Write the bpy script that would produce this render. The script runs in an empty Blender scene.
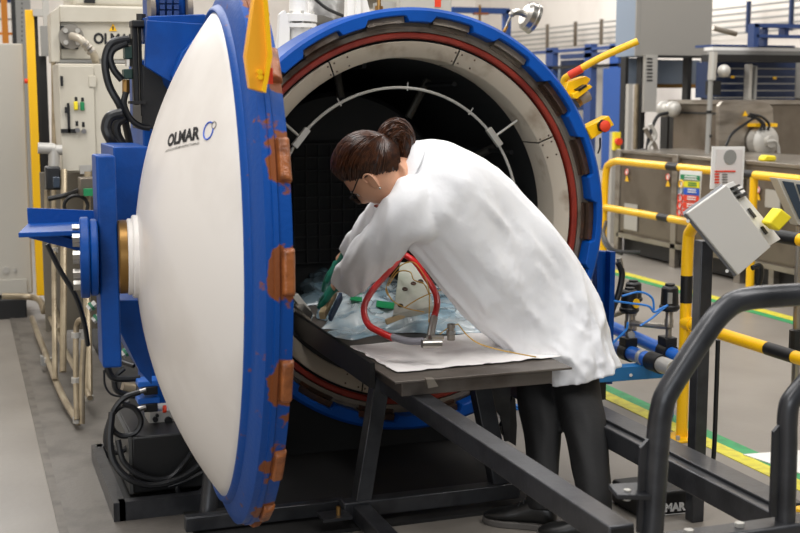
import bpy, bmesh, math, random
from mathutils import Vector as V, Matrix, noise
random.seed(7)
PI = math.pi
rad = math.radians
SC = bpy.context.scene
COL = SC.collection

# ------------------------------------------------------------------ camera, world, lights, exposure
CAM = V((-1.689, -4.539, 1.45)); HEAD = rad(19.666); PITCH = rad(8.019); FPX = 1225.16
CF = V((math.sin(HEAD)*math.cos(PITCH), math.cos(HEAD)*math.cos(PITCH), -math.sin(PITCH)))
CR = V((math.cos(HEAD), -math.sin(HEAD), 0))
CU = CR.cross(CF)
cd = bpy.data.cameras.new('camera'); cam = bpy.data.objects.new('camera', cd); COL.objects.link(cam)
cam.location = CAM
cam.rotation_euler = (rad(90)-PITCH, 0, -HEAD)
cd.sensor_width = 36; cd.lens = FPX*36/800; cd.clip_end = 100; cd.clip_start = .05
cd.dof.use_dof = True; cd.dof.focus_distance = 4.2; cd.dof.aperture_fstop = 5.0
SC.camera = cam
SC.view_settings.view_transform = 'Standard'; SC.view_settings.look = 'None'
SC.view_settings.exposure = 0.22; SC.view_settings.gamma = 1.0
SC.view_settings.use_curve_mapping = False
w = bpy.data.worlds.new('world'); SC.world = w; w.use_nodes = True
w.node_tree.nodes['Background'].inputs[0].default_value = (.86, .93, 1, 1)
w.node_tree.nodes['Background'].inputs[1].default_value = .10

def area(name, loc, size, power, col=(1, .975, .95), tgt=None):
    l = bpy.data.lights.new(name, 'AREA'); l.shape = 'RECTANGLE'; l.size, l.size_y = size; l.energy = power; l.color = col
    o = bpy.data.objects.new(name, l); COL.objects.link(o); o.location = loc
    if tgt: o.rotation_euler = (V(tgt)-V(loc)).to_track_quat('-Z', 'Y').to_euler()
    return o
# unseen overhead hall lights, with fills added for the background and from behind the camera
area('overhead_light', (-2.6, -2.6, 5.2), (1.2, 5.0), 140, tgt=(-1.0, -1.0, 0))
area('overhead_light', (1.6, -2.6, 5.4), (1.2, 5.0), 165, tgt=(.8, -1, 0))
area('overhead_light', (3.2, 3.0, 5.8), (1.5, 6.0), 300, tgt=(4.6, 3, 0))
area('overhead_light', (3.6, 10.5, 5.8), (3.0, 6.0), 620, tgt=(7.2, 11.5, 1.5))  # added to brighten the far right wall
area('overhead_light', (-2.4, 2.5, 5.6), (1.5, 7.0), 190)
area('overhead_light', (-2.0, 12.5, 5.8), (3.0, 6.0), 450)  # added to brighten the back of the hall
area('front_fill', (-4.5, -7.5, 2.6), (5.0, 3.2), 165, (.93, .96, 1), tgt=(-.5, -.5, 1.0))  # fill light added behind the camera to lift the front surfaces

# ------------------------------------------------------------------ helpers
def ray(px, py): return CF + CR*((px-400)/FPX) - CU*((py-266.5)/FPX)
def at(px, py, X=None, Y=None, Z=None):
    d = ray(px, py)
    t = (X-CAM.x)/d.x if X is not None else (Y-CAM.y)/d.y if Y is not None else (Z-CAM.z)/d.z
    return CAM + d*t
def lin(h):
    h = h.lstrip('#'); out = []
    for i in (0, 2, 4):
        c = int(h[i:i+2], 16)/255; out.append(c/12.92 if c <= .04045 else ((c+.055)/1.055)**2.4)
    return tuple(out)+(1,)
MATS = {}
def mat(name, col, rough=.5, metal=0., col2=None, scale=6, lo=.45, hi=.65, bump=0., bscale=60, stretch=(1, 1, 1), alpha=1., coat=0., detail=5, trans=0., attr=None, emit=0., spec=.5):
    if name in MATS: return MATS[name]
    m = bpy.data.materials.new(name); MATS[name] = m; m.use_nodes = True
    nt = m.node_tree; b = nt.nodes['Principled BSDF']; L = nt.links.new
    b.inputs['Base Color'].default_value = lin(col); b.inputs['Roughness'].default_value = rough; b.inputs['Metallic'].default_value = metal
    b.inputs['Specular IOR Level'].default_value = spec
    b.inputs['Coat Weight'].default_value = coat; b.inputs['Coat Roughness'].default_value = .15
    b.inputs['Alpha'].default_value = alpha; b.inputs['Transmission Weight'].default_value = trans
    if emit: b.inputs['Emission Color'].default_value = lin(col); b.inputs['Emission Strength'].default_value = emit
    tc = nt.nodes.new('ShaderNodeTexCoord'); mp = nt.nodes.new('ShaderNodeMapping'); mp.inputs['Scale'].default_value = stretch
    L(tc.outputs['Object'], mp.inputs['Vector'])
    if col2:
        n = nt.nodes.new('ShaderNodeTexNoise'); n.inputs['Scale'].default_value = scale; n.inputs['Detail'].default_value = detail
        L(mp.outputs[0], n.inputs['Vector'])
        mr = nt.nodes.new('ShaderNodeMapRange'); mr.inputs[1].default_value = lo; mr.inputs[2].default_value = hi
        if attr:
            a = nt.nodes.new('ShaderNodeAttribute'); a.attribute_name = attr
            ad = nt.nodes.new('ShaderNodeMath'); ad.operation = 'ADD'
            L(n.outputs[0], ad.inputs[0]); L(a.outputs['Fac'], ad.inputs[1]); L(ad.outputs[0], mr.inputs[0])
        else: L(n.outputs[0], mr.inputs[0])
        mx = nt.nodes.new('ShaderNodeMix'); mx.data_type = 'RGBA'
        mx.inputs[6].default_value = lin(col); mx.inputs[7].default_value = lin(col2)
        L(mr.outputs[0], mx.inputs[0]); L(mx.outputs[2], b.inputs['Base Color'])
    if bump:
        n2 = nt.nodes.new('ShaderNodeTexNoise'); n2.inputs['Scale'].default_value = bscale; n2.inputs['Detail'].default_value = 3
        L(mp.outputs[0], n2.inputs['Vector'])
        bp = nt.nodes.new('ShaderNodeBump'); bp.inputs['Strength'].default_value = bump; bp.inputs['Distance'].default_value = .01
        L(n2.outputs[0], bp.inputs['Height']); L(bp.outputs[0], b.inputs['Normal'])
    return m

class MB:
    def __init__(s): s.v = []; s.f = []
    def add(s, vs, fs):
        o = len(s.v); s.v += [V(p) for p in vs]; s.f += [tuple(i+o for i in f) for f in fs]; return s
    def hexa(s, p):   # 8 points: bottom loop 0-3, top loop 4-7
        return s.add(p, [(3, 2, 1, 0), (4, 5, 6, 7), (0, 1, 5, 4), (1, 2, 6, 5), (2, 3, 7, 6), (3, 0, 4, 7)])
    def box(s, x0, x1, y0, y1, z0, z1):
        return s.hexa([(x0, y0, z0), (x1, y0, z0), (x1, y1, z0), (x0, y1, z0), (x0, y0, z1), (x1, y0, z1), (x1, y1, z1), (x0, y1, z1)])
    def obox(s, c, a, b, d):   # centre and three half vectors
        c, a, b, d = V(c), V(a), V(b), V(d)
        return s.hexa([c-a-b-d, c+a-b-d, c+a+b-d, c-a+b-d, c-a-b+d, c+a-b+d, c+a+b+d, c-a+b+d])
    def beam(s, p0, p1, w, h, up=(0, 0, 1)):
        p0, p1 = V(p0), V(p1); d = (p1-p0); dn = d.normalized(); sd = dn.cross(V(up)).normalized(); u = sd.cross(dn)
        return s.obox((p0+p1)/2, d/2, sd*w/2, u*h/2)
    def loft(s, rings, cap=True, closed=False):
        n = len(rings[0]); vs = [p for r in rings for p in r]; fs = []; m = len(rings)
        for i in range(m if closed else m-1):
            j = (i+1) % m
            for k in range(n):
                l = (k+1) % n; fs.append((i*n+k, i*n+l, j*n+l, j*n+k))
        if cap and not closed: fs += [tuple(range(n-1, -1, -1)), tuple((m-1)*n+k for k in range(n))]
        return s.add(vs, fs)
    def cyl(s, p0, p1, r, r1=None, n=16):
        p0, p1 = V(p0), V(p1); d = (p1-p0).normalized(); a = d.orthogonal().normalized(); b = d.cross(a); r1 = r if r1 is None else r1
        return s.loft([[p+(a*math.cos(2*PI*k/n)+b*math.sin(2*PI*k/n))*q for k in range(n)] for p, q in ((p0, r), (p1, r1))])
    def tube(s, pts, r, n=8, closed=False, cap=True):
        pts = [V(p) for p in pts]; N = len(pts); rings = []; a = None
        for i, p in enumerate(pts):
            q0 = pts[i-1] if (i or closed) else p; q1 = pts[(i+1) % N] if (i < N-1 or closed) else p
            d = (q1-q0).normalized() if (q1-q0).length > 1e-9 else V((0, 0, 1))
            a = d.orthogonal().normalized() if a is None else (a-d*a.dot(d)).normalized()
            b = d.cross(a); rr = r[i] if isinstance(r, (list, tuple)) else r
            rings.append([p+(a*math.cos(2*PI*k/n)+b*math.sin(2*PI*k/n))*rr for k in range(n)])
        return s.loft(rings, cap, closed)
    def lathe(s, o, axis, prof, n=48, a0=0, a1=2*PI, ref=None):   # prof: (radius, height along axis)
        o = V(o); ax = V(axis).normalized(); a = (V(ref) if ref else ax.orthogonal()).normalized(); b = ax.cross(a)
        full = abs(a1-a0-2*PI) < 1e-6; cnt = n if full else n+1
        rings = [[o+ax*h+(a*math.cos(t)+b*math.sin(t))*r for (r, h) in prof] for t in [a0+(a1-a0)*k/n for k in range(cnt)]]
        m = len(prof); vs = [p for r in rings for p in r]; fs = []
        for i in range(cnt if full else cnt-1):
            j = (i+1) % cnt
            for k in range(m-1): fs.append((i*m+k, i*m+k+1, j*m+k+1, j*m+k))
        return s.add(vs, fs)
    def prism(s, pts, vec):
        pts = [V(p) for p in pts]; vec = V(vec); n = len(pts)
        return s.add(pts+[p+vec for p in pts], [tuple(range(n-1, -1, -1)), tuple(range(n, 2*n))]+[(k, (k+1) % n, (k+1) % n+n, k+n) for k in range(n)])
    def sph(s, c, r, nu=16, nv=10, fn=None):
        c = V(c); r = V(r) if not isinstance(r, (int, float)) else V((r, r, r)); vs = [c+V((0, 0, r.z))]
        for i in range(1, nv):
            t = PI*i/nv
            for k in range(nu): vs.append(c+V((r.x*math.sin(t)*math.cos(2*PI*k/nu), r.y*math.sin(t)*math.sin(2*PI*k/nu), r.z*math.cos(t))))
        vs.append(c-V((0, 0, r.z))); fs = [(0, 1+k, 1+(k+1) % nu) for k in range(nu)]
        for i in range(nv-2):
            for k in range(nu): l = (k+1) % nu; fs.append((1+i*nu+k, 1+(i+1)*nu+k, 1+(i+1)*nu+l, 1+i*nu+l))
        b = 1+(nv-2)*nu; fs += [(b+(k+1) % nu, b+k, len(vs)-1) for k in range(nu)]
        return s.add([fn(p) for p in vs] if fn else vs, fs)
    def pxprism(s, px, Y, d):   # outline read off at depth plane Y, given the real thickness d along +Y
        return s.prism([at(x, y, Y=Y) for x, y in px], (0, d, 0))
    def pxbox(s, x0, y0, x1, y1, Y, d):
        a = at(x0, (y0+y1)/2, Y=Y).x; b = at(x1, (y0+y1)/2, Y=Y).x; m = (x0+x1)/2
        return s.box(a, b, Y, Y+d, at(m, y1, Y=Y).z, at(m, y0, Y=Y).z)
    def pxside(s, x0, y0, x1, y1, X, d):   # face in the plane X=const looking to -X
        a = at(x0, (y0+y1)/2, X=X).y; b = at(x1, (y0+y1)/2, X=X).y; m = (x0+x1)/2
        return s.box(X, X+d, min(a, b), max(a, b), at(m, y1, X=X).z, at(m, y0, X=X).z)
def smooth(pts, k=6, closed=False):
    pts = [V(p) for p in pts]; n = len(pts); out = []
    for i in range(n if closed else n-1):
        p1, p2 = pts[i], pts[(i+1) % n]; p0 = pts[i-1] if (i or closed) else p1*2-p2; p3 = pts[(i+2) % n] if (i+2 < n or closed) else p2*2-p1
        for j in range(k):
            t = j/k; out.append(.5*((2*p1)+(p2-p0)*t+(2*p0-5*p1+4*p2-p3)*t*t+(3*p1-p0-3*p2+p3)*t**3))
    if not closed: out.append(pts[-1])
    return out
def pth(px, Y=None, X=None, Z=None, k=6):
    """path through picture points; each may carry its own depth (x, y, Y)"""
    return smooth([at(p[0], p[1], Y=p[2]) if len(p) > 2 else at(p[0], p[1], X=X, Y=Y, Z=Z) for p in px], k)
WL = {}
def thing(name, label, cat, loc, group=None):
    o = bpy.data.objects.new(name, None); COL.objects.link(o); o.location = loc; o.empty_display_size = .05
    o['label'] = label; o['category'] = cat
    if group: o['group'] = group
    WL[o.name] = V(loc); return o
def obj(name, mb, m, parent=None, loc=None, label=None, cat=None, group=None, kind=None, bevel=0, seg=2, sharp=35, mods=None):
    base = WL[parent.name] if parent else (V(loc) if loc else V((0, 0, 0)))
    if parent is None and loc is None:
        lo = [min(p[i] for p in mb.v) for i in range(3)]; hi = [max(p[i] for p in mb.v) for i in range(3)]
        base = V(((lo[0]+hi[0])/2, (lo[1]+hi[1])/2, lo[2]))
    me = bpy.data.meshes.new(name); me.from_pydata([p-base for p in mb.v], [], mb.f)
    bm = bmesh.new(); bm.from_mesh(me); bmesh.ops.recalc_face_normals(bm, faces=bm.faces); bm.to_mesh(me); bm.free()
    for mm in (m if isinstance(m, (list, tuple)) else [m]): me.materials.append(mm)
    me.shade_smooth()
    if sharp < 180: me.set_sharp_from_angle(angle=rad(sharp))
    o = bpy.data.objects.new(name, me); COL.objects.link(o); WL[o.name] = base
    if parent: o.parent = parent
    else: o.location = base
    if bevel:
        b = o.modifiers.new('bevel', 'BEVEL'); b.width = bevel; b.segments = seg; b.limit_method = 'ANGLE'; b.angle_limit = rad(40); b.harden_normals = False
    if label: o['label'] = label
    if cat: o['category'] = cat
    if group: o['group'] = group
    if kind: o['kind'] = kind
    return o
def struct(name, mb, m, **k): return obj(name, mb, m, kind='structure', **k)
def textmesh(txt, bold=0., spacing=1.):
    """flat lettering as a list of 2-D points and faces, cap height about 0.7"""
    c = bpy.data.curves.new('t', 'FONT'); c.body = txt; c.offset = bold; c.resolution_u = 3; c.space_character = spacing
    o = bpy.data.objects.new('t', c); COL.objects.link(o)
    dg = bpy.context.evaluated_depsgraph_get(); me = bpy.data.meshes.new_from_object(o.evaluated_get(dg))
    vs = [v.co.copy() for v in me.vertices]; fs = [tuple(p.vertices) for p in me.polygons]
    bpy.data.objects.remove(o); bpy.data.meshes.remove(me); bpy.data.curves.remove(c)
    x0 = min(v.x for v in vs); x1 = max(v.x for v in vs); y0 = min(v.y for v in vs); y1 = max(v.y for v in vs)
    return [((v.x-x0)/(x1-x0), (v.y-y0)/(y1-y0)) for v in vs], fs
def text_on(mb, txt, o, ex, ey, bold=.02, off=(0, 0, 0)):
    """letters laid in the parallelogram o, o+ex, o+ey"""
    uv, fs = textmesh(txt, bold); o, ex, ey, off = V(o), V(ex), V(ey), V(off)
    return mb.add([o+ex*a+ey*b+off for a, b in uv], fs)

# ------------------------------------------------------------------ materials
M = dict(
 white_paint=mat('white_paint', '#e2ddd7', .38, col2='#d6d0c9', scale=3, coat=.1),
 blue=mat('blue_enamel', '#004390', .42, col2='#003a80', scale=8, bump=.1, bscale=70, spec=.28),
 blue_rust=mat('blue_enamel_rusting', '#004390', .42, col2='#7d4522', scale=20, lo=.66, hi=.72, bump=.12, bscale=70, spec=.28, attr='rust'),
 blue_ring=mat('blue_ring_paint', '#004da6', .45, col2='#004596', scale=5, spec=.3),
 rust=mat('rust_orange', '#9c5a2c', .4, col2='#6e3c1d', scale=22, bump=.5, bscale=60),
 rust_dark=mat('rust_dark', '#46352b', .55, col2='#6a4128', scale=16, lo=.5, hi=.75, bump=.3),
 steel_old=mat('steel_weathered', '#857b6f', .5, .3, col2='#4a3426', scale=6, lo=.48, hi=.72, bump=.2),
 seal=mat('seal_red_rubber', '#8a2a1a', .55, col2='#7a2014', scale=14),
 liner=mat('liner_cream_steel', '#b9ae9e', .45, .15, col2='#7b6650', scale=7, lo=.56, hi=.8, bump=.12, bscale=14),
 black=mat('black_paint', '#0f0f0f', .5),
 black_soft=mat('black_rubber', '#18191b', .42),
 void=mat('vessel_black', '#070708', .8),  # flat near-black for the vessel inside and the seal groove
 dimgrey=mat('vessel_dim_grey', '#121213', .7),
 yellow=mat('safety_yellow', '#f8c006', .38, coat=.2),
 lime=mat('soft_yellow', '#f2dd2b', .5),
 red=mat('signal_red', '#d4301c', .35),
 redhose=mat('red_hose', '#c41f1f', .35, coat=.2),
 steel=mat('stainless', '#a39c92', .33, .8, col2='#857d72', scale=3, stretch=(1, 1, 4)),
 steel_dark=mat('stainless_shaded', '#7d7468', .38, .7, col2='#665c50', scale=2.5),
 chrome=mat('chrome', '#aeaaa3', .33, 1.),
 silver=mat('silver_paint', '#b8b5ae', .4, .3),
 grey_cab=mat('cabinet_grey', '#b9b5ab', .45),
 cream=mat('machine_cream', '#c9c3b4', .45, col2='#beb7a7', scale=4),
 darkframe=mat('trolley_graphite', '#3a3b3e', .36, .35, col2='#2c2d30', scale=12, bump=.06, coat=.2),
 plate=mat('table_plate', '#6b645d', .45, .4, col2='#554d46', scale=6),
 brass=mat('brass', '#94703e', .35, .8),
 conduit=mat('conduit_beige', '#a3957c', .35, .5, col2='#8b7d66', scale=9),
 navy=mat('navy_steel', '#203a6c', .5), navy2=mat('navy_panel', '#1b2f55', .5), midblue=mat('blue_panel', '#1d4482', .5),
 grey_blue=mat('shade_grey', '#7f8c9c', .5), grey_post=mat('grey_post', '#8e8d89', .5), orange=mat('orange_paint', '#e08a1d', .5),
 white=mat('white_plain', '#e6e4e0', .5), paper=mat('paper_cloth', '#efebe8', .85, bump=.35, bscale=30),
 cloth=mat('lab_coat_cotton', '#f6f6f7', .8, bump=.5, bscale=12, col2='#efeff1', scale=5),
 trouser=mat('black_trousers', '#0a0a0b', .75, bump=.15, bscale=40),
 skin=mat('skin', '#dba686', .5, col2='#d0987a', scale=14), hair=mat('brown_hair', '#331c11', .36, col2='#1e0f09', scale=30, stretch=(1, 1, 1)),
 hairs=mat('brown_hair_strand', '#472816', .34, col2='#26130b', scale=60), glove=mat('green_glove', '#0f6f5a', .45),
 leather=mat('black_leather', '#151515', .35), sole=mat('rubber_sole', '#57534f', .6),
 text=mat('print_black', '#17171a', .6), grey_text=mat('print_grey', '#77746f', .6), logo_blue=mat('print_blue', '#1c53c0', .5),
 green=mat('sign_green', '#13804c', .6), signyellow=mat('sign_yellow', '#e6dc22', .6), signblue=mat('sign_blue', '#2358bf', .6), signred=mat('sign_red', '#e2401f', .6),
 plastic=mat('bag_film', '#dbe5e8', .14, col2='#a3c0cf', scale=9, lo=.4, hi=.6, alpha=.72, bump=.3, bscale=25, coat=1.),
 plastic2=mat('bag_film_grey', '#7d929c', .16, col2='#66808c', scale=9, alpha=.72, bump=.5, bscale=20, coat=.5),
 foam=mat('foam_tan', '#b9a47e', .8), part=mat('composite_white', '#a9aa9e', .5, col2='#8f9486', scale=8), wire=mat('wire_ochre', '#c9a04a', .5), wire2=mat('wire_green', '#3c8a55', .5),
 bluehose=mat('blue_hose', '#2b7fd6', .4), pipeblue=mat('pipe_blue', '#1d66c4', .35), beamblue=mat('beam_blue', '#1c70ae', .4),
 lens=mat('glasses_lens', '#222224', .1, alpha=.45),
 glassy=mat('screen_glass', '#3a4450', .15),
)

# ------------------------------------------------------------------ setting: floor, walls, markings
def floor_mat():
    m = mat('floor_concrete', '#8a847c', .4, col2='#78726a', scale=1.6, lo=.35, hi=.7, bump=.06, bscale=40, detail=9)
    return m
struct('floor', MB().box(-7, 9, -8, 19, -.1, 0), floor_mat())
struct('wall_back', MB().box(-7, 9, 18.6, 18.8, 0, 7.5), mat('wall_white', '#d9d3cb', .8, col2='#cfc8c0', scale=1.2))
struct('wall_right', MB().box(8.2, 8.4, -8, 18.6, 0, 7.5), M['white'] if False else mat('wall_white', '#d9d3cb', .8))
struct('wall_left', MB().box(-6.2, -6.0, -8, 18.6, 0, 7.5), mat('wall_white', '#d9d3cb', .8))
def stripe(n, X0, X1, y0, y1, m, lab): return struct('trim_%d' % n, MB().box(X0, X1, y0, y1, .0, .003), m, label=lab)
fy = mat('floor_yellow', '#d9cf3a', .5, col2='#c2b53a', scale=20); fg = mat('floor_green', '#2f9a5c', .5, col2='#2a8551', scale=20)
stripe(1, 1.165, 1.245, -3.5, 6, fy, 'yellow floor stripe nearer the vessel')
stripe(2, 1.245, 1.315, -3.5, 6, fg, 'green floor stripe nearer the vessel')
stripe(3, 3.31, 3.40, -1, 12, fy, 'yellow floor stripe along the machine fence')
stripe(4, 3.24, 3.31, -1, 12, fg, 'green floor stripe along the machine fence')
# recessed joint lines of the floor slabs on the left and the steel gutter edge below the pipes
jm = mat('floor_joint', '#5d5852', .8)
struct('trim_5', MB().box(-1.73, -1.722, -8, 12, .0, .002), jm)
struct('trim_6', MB().box(-6, -1.74, 1.7, 1.708, .0, .002), jm)
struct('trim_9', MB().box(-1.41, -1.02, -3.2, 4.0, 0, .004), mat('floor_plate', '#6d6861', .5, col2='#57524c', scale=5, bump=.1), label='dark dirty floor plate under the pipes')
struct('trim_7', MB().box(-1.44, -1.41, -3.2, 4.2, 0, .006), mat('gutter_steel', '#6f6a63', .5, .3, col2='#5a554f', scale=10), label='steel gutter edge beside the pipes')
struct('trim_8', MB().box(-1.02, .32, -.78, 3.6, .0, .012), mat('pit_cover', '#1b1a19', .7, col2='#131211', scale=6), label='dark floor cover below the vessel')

# ------------------------------------------------------------------ the vessel
ZC = .941; VC = V((0, 0, ZC)); YA = V((0, 1, 0)); ZA = V((0, 0, 1))
ves = thing('autoclave_vessel', 'big round pressure vessel with blue notched locking ring and dark open mouth', 'pressure vessel', (0, 0, 0))
PITCHN = 18; OFF = rad(1.5)
def ringr(t):
    """inner radius of the notched locking ring; t=0 on top, clockwise"""
    u = ((t-OFF)/(2*PI/PITCHN)) % 1.; u = min(u, 1-u)*2   # 0 at a lug centre, 1 at a recess centre
    k = min(max((u-.34)/.1, 0), 1); k = k*k*(3-2*k)
    return .786+.024*k
mb = MB(); N = 540; vs = []; fs = []
RO = .8426
for i in range(N):
    t = 2*PI*i/N; s, c = math.sin(t), math.cos(t); r = ringr(t)
    for q, y in ((r, .07), (r, .004), (r+.004, 0), (RO-.012, 0), (RO, .012), (RO, .26), (RO-.03, .29)):
        vs.append((q*s, y, ZC+q*c))
for i in range(N):
    j = (i+1) % N
    for k in range(6): fs.append((i*7+k, i*7+k+1, j*7+k+1, j*7+k))
mb.add(vs, fs); obj('locking_ring', mb, M['blue_ring'], ves, sharp=40)
def lathe_y(prof, n=128, a0=0, a1=2*PI): return MB().lathe(VC, YA, prof, n, a0, a1, ref=(0, 0, 1))
obj('steel_flange', lathe_y([(.835, .20), (.835, .075), (.775, .075), (.772, .06), (.752, .06), (.750, .10)]), M['steel_old'], ves, label='rusty grey steel flange')
obj('door_seal', lathe_y([(.749, .10), (.749, .060), (.744, .054), (.730, .054), (.725, .060), (.725, .10)]), M['seal'], ves, label='red rubber seal ring')
obj('seal_groove', lathe_y([(.725, .10), (.725, .085), (.714, .085), (.712, .09)]), M['void'], ves)
for i in range(PITCHN):   # rusty wedge bars showing in the recesses of the ring
    a0 = OFF+(i+.5)*2*PI/PITCHN; b = MB(); h = rad(5.6)
    for r0, r1, y0 in ((.784, .809, .03), (.768, .782, .05)):
        b.lathe(VC, YA, [(r1, .08), (r1, y0), (r0, y0-.008), (r0, .08)], 8, a0-h, a0+h, ref=(0, 0, 1))
    rr = obj('locking_wedge', b, M['rust_dark'] if 2 <= i <= 10 else M['steel_old'], ves)
def lathe_gap(prof, n, a0, a1): return lathe_y(prof, n, a0, a1)
for i in range(8):        # cream lining plates with open joints
    a0 = rad(17+45*i+.25); a1 = rad(17+45*(i+1)-.25)
    obj('lining_plate', lathe_gap([(.715, .10), (.715, .066), (.711, .062), (.657, .088), (.653, .094), (.653, .24)], 20, a0, a1), M['liner'], ves)
    b = MB()
    for da in (rad(1.2), rad(6), rad(-1.2)):
        for rr, yy in ((.703, .069), (.668, .086)):
            p = VC+V((math.sin(a0+da)*rr, yy, math.cos(a0+da)*rr)); nn = V((-math.sin(a0+da), -.45, -math.cos(a0+da))).normalized()
            b.cyl(p, p+nn*.006, .004, n=6)
    obj('lining_rivets', b, M['rust_dark'], ves, kind='stuff')
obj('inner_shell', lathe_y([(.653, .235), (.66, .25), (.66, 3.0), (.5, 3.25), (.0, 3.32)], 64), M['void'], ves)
obj('outer_shell', lathe_y([(.80, .22), (.79, .30), (.79, 3.3), (.6, 3.6), (0, 3.75)], 64), M['silver'], ves, label='silver clad body behind the ring')
# baffle with a square grille deep inside
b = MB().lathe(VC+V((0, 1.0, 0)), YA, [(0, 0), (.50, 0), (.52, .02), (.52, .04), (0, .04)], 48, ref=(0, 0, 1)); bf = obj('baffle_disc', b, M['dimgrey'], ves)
b = MB()
for i in range(9):
    x = -.24+.06*i; b.box(x-.003, x+.003, .975, .998, ZC-.28, ZC+.28)
for i in range(10): z = ZC-.28+.062*i; b.box(-.24, .24, .972, .996, z-.003, z+.003)
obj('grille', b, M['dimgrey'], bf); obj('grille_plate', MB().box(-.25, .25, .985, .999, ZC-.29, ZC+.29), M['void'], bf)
for x, z in ((.38, .2), (.3, -.28), (-.36, .25), (.42, -.1)): obj('bolt', MB().cyl((x, .98, ZC+z), (x, 1.0, ZC+z), .014, n=8), M['black'], bf)
# pale ring pipe, its clamps and stays
RP = .535; YR = .2
rp = [VC+V((RP*math.sin(t), YR, RP*math.cos(t))) for t in [2*PI*i/96 for i in range(96)]]
obj('ring_pipe', MB().tube(rp, .0062, 8, True), M['silver'], ves, label='thin pale ring pipe')
for dg in (-51, 52, 128, -128):
    t = rad(dg); e = V((math.sin(t), 0, math.cos(t))); tn = V((math.cos(t), 0, -math.sin(t)))
    obj('clamp', MB().obox(VC+e*RP+V((0, YR-.008, 0)), tn*.045, e*.013, V((0, .012, 0))), M['silver'], ves, bevel=.002)
    obj('stay', MB().cyl(VC+e*(RP+.01)+V((0, YR-.008, 0)), VC+e*.650+V((0, YR-.04, 0)), .0055, n=8), M['silver'], ves)
dimpipe = mat('dim_pipe', '#4a4741', .45, .5)
for dg, r0, r1, y in ((-9, .655, .50, .75), (29, .655, .46, .7), (66, .655, .56, .6), (84, .655, .52, .8)):
    t = rad(dg); e = V((math.sin(t), 0, math.cos(t))); obj('inlet_pipe', MB().cyl(VC+e*r0+V((0, y, 0)), VC+e*r1+V((0, y, 0)), .018, n=10), dimpipe, ves)
    obj('shell_rail', MB().cyl(VC+e*.63+V((0, .35, 0)), VC+e*.63+V((0, 2.8, 0)), .010, n=8), M['dimgrey'], ves)
for dg in (-28, 4, 36):
    t = rad(dg); e = V((math.sin(t), 0, math.cos(t))); obj('nozzle', MB().cyl(VC+e*(RP-.012)+V((0, YR, 0)), VC+e*(RP+.022)+V((0, YR, 0)), .003, n=6), M['silver'], ves)
obj('saddle', MB().box(-.72, .22, .10, 2.6, .012, .50).box(-.7, .34, .3, .5, .012, .5), mat('saddle_black', '#161616', .6), ves, label='black skirt below the ring')

# fittings standing on top of the vessel
t = thing('valve_flange', 'white flanged valve on the vessel behind the yellow hook plate', 'valve', at(298, 60, Y=.55))
c0 = at(299, 55, Y=.55); up = ZA; pxm = (c0-CAM).dot(CF)/FPX
def hz(y): return at(299, y, Y=.55).z
b = MB().lathe((c0.x, .55, hz(60)), ZA, [(0, 0), (.05, 0), (.05, hz(28)-hz(60)), (.075, hz(28)-hz(60)), (.075, hz(24)-hz(60)), (0, hz(24)-hz(60))], 24)
obj('valve_body', b, M['white'], t)
b = MB().lathe((c0.x, .55, hz(22)), ZA, [(0, 0), (.078, 0), (.078, hz(15)-hz(22)), (.04, hz(13)-hz(22)), (.034, hz(-30)-hz(22)), (0, hz(-30)-hz(22))], 24); obj('bonnet', b, M['white'], t)
for i in range(8):
    a = 2*PI*i/8; p = V((c0.x+.062*math.cos(a), .55+.062*math.sin(a), hz(29))); obj('bolt', MB().cyl(p, p+V((0, 0, hz(14)-hz(29)+.01)), .007, n=6), M['silver'], t)
b = MB().pxprism([(278, 50), (280, 14), (285, 10), (290, 22), (289, 60)], .50, .04); obj('side_plate', b, M['white'], t)
t = thing('insulated_duct', 'silver insulated duct with dark straps above the vessel', 'duct', at(330, 20, Y=1.1))
obj('duct_shell', MB().tube(pth([(318, 34, 1.0), (322, 12, 1.1), (345, -8, 1.3), (372, -16, 1.5)]), .12, 20), mat('foil', '#8d8b88', .35, .7, bump=.6, bscale=14), t)
obj('strap', MB().tube(pth([(312, -4, .92), (326, 8, .9), (343, 16, .92)]), .008, 6), M['black'], t)
tag = obj('bracket_plate', MB().pxprism([(347, 20), (348, -5), (366, -5), (371, 14), (366, 22)], .6, .05).pxprism([(356, 22), (357, -6), (361, -6), (362, 22)], .58, .02), M['white'], cat='bracket', label='white triangular bracket plate above the top of the vessel', bevel=.003)
obj('relief_valve', MB().cyl(at(379, 14, Y=.5), at(379, 6, Y=.5), .018, n=12).cyl(at(379, 6, Y=.5), at(379, -8, Y=.5), .009, n=8), M['brass'], cat='valve', label='small brass relief valve on top of the blue ring')
t = thing('junction_box', 'light grey junction box with red sticker above the vessel ring', 'box', at(425, 14, Y=.7))
obj('enclosure', MB().pxbox(400, -30, 452, 13, .7, .3), M['grey_cab'], t, bevel=.006)
obj('sticker', MB().pxbox(435, -6, 441, 7, .697, .003), M['signred'], t)
obj('bracket', MB().pxbox(380, 2, 398, 9, .75, .1), M['silver'], t)
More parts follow.
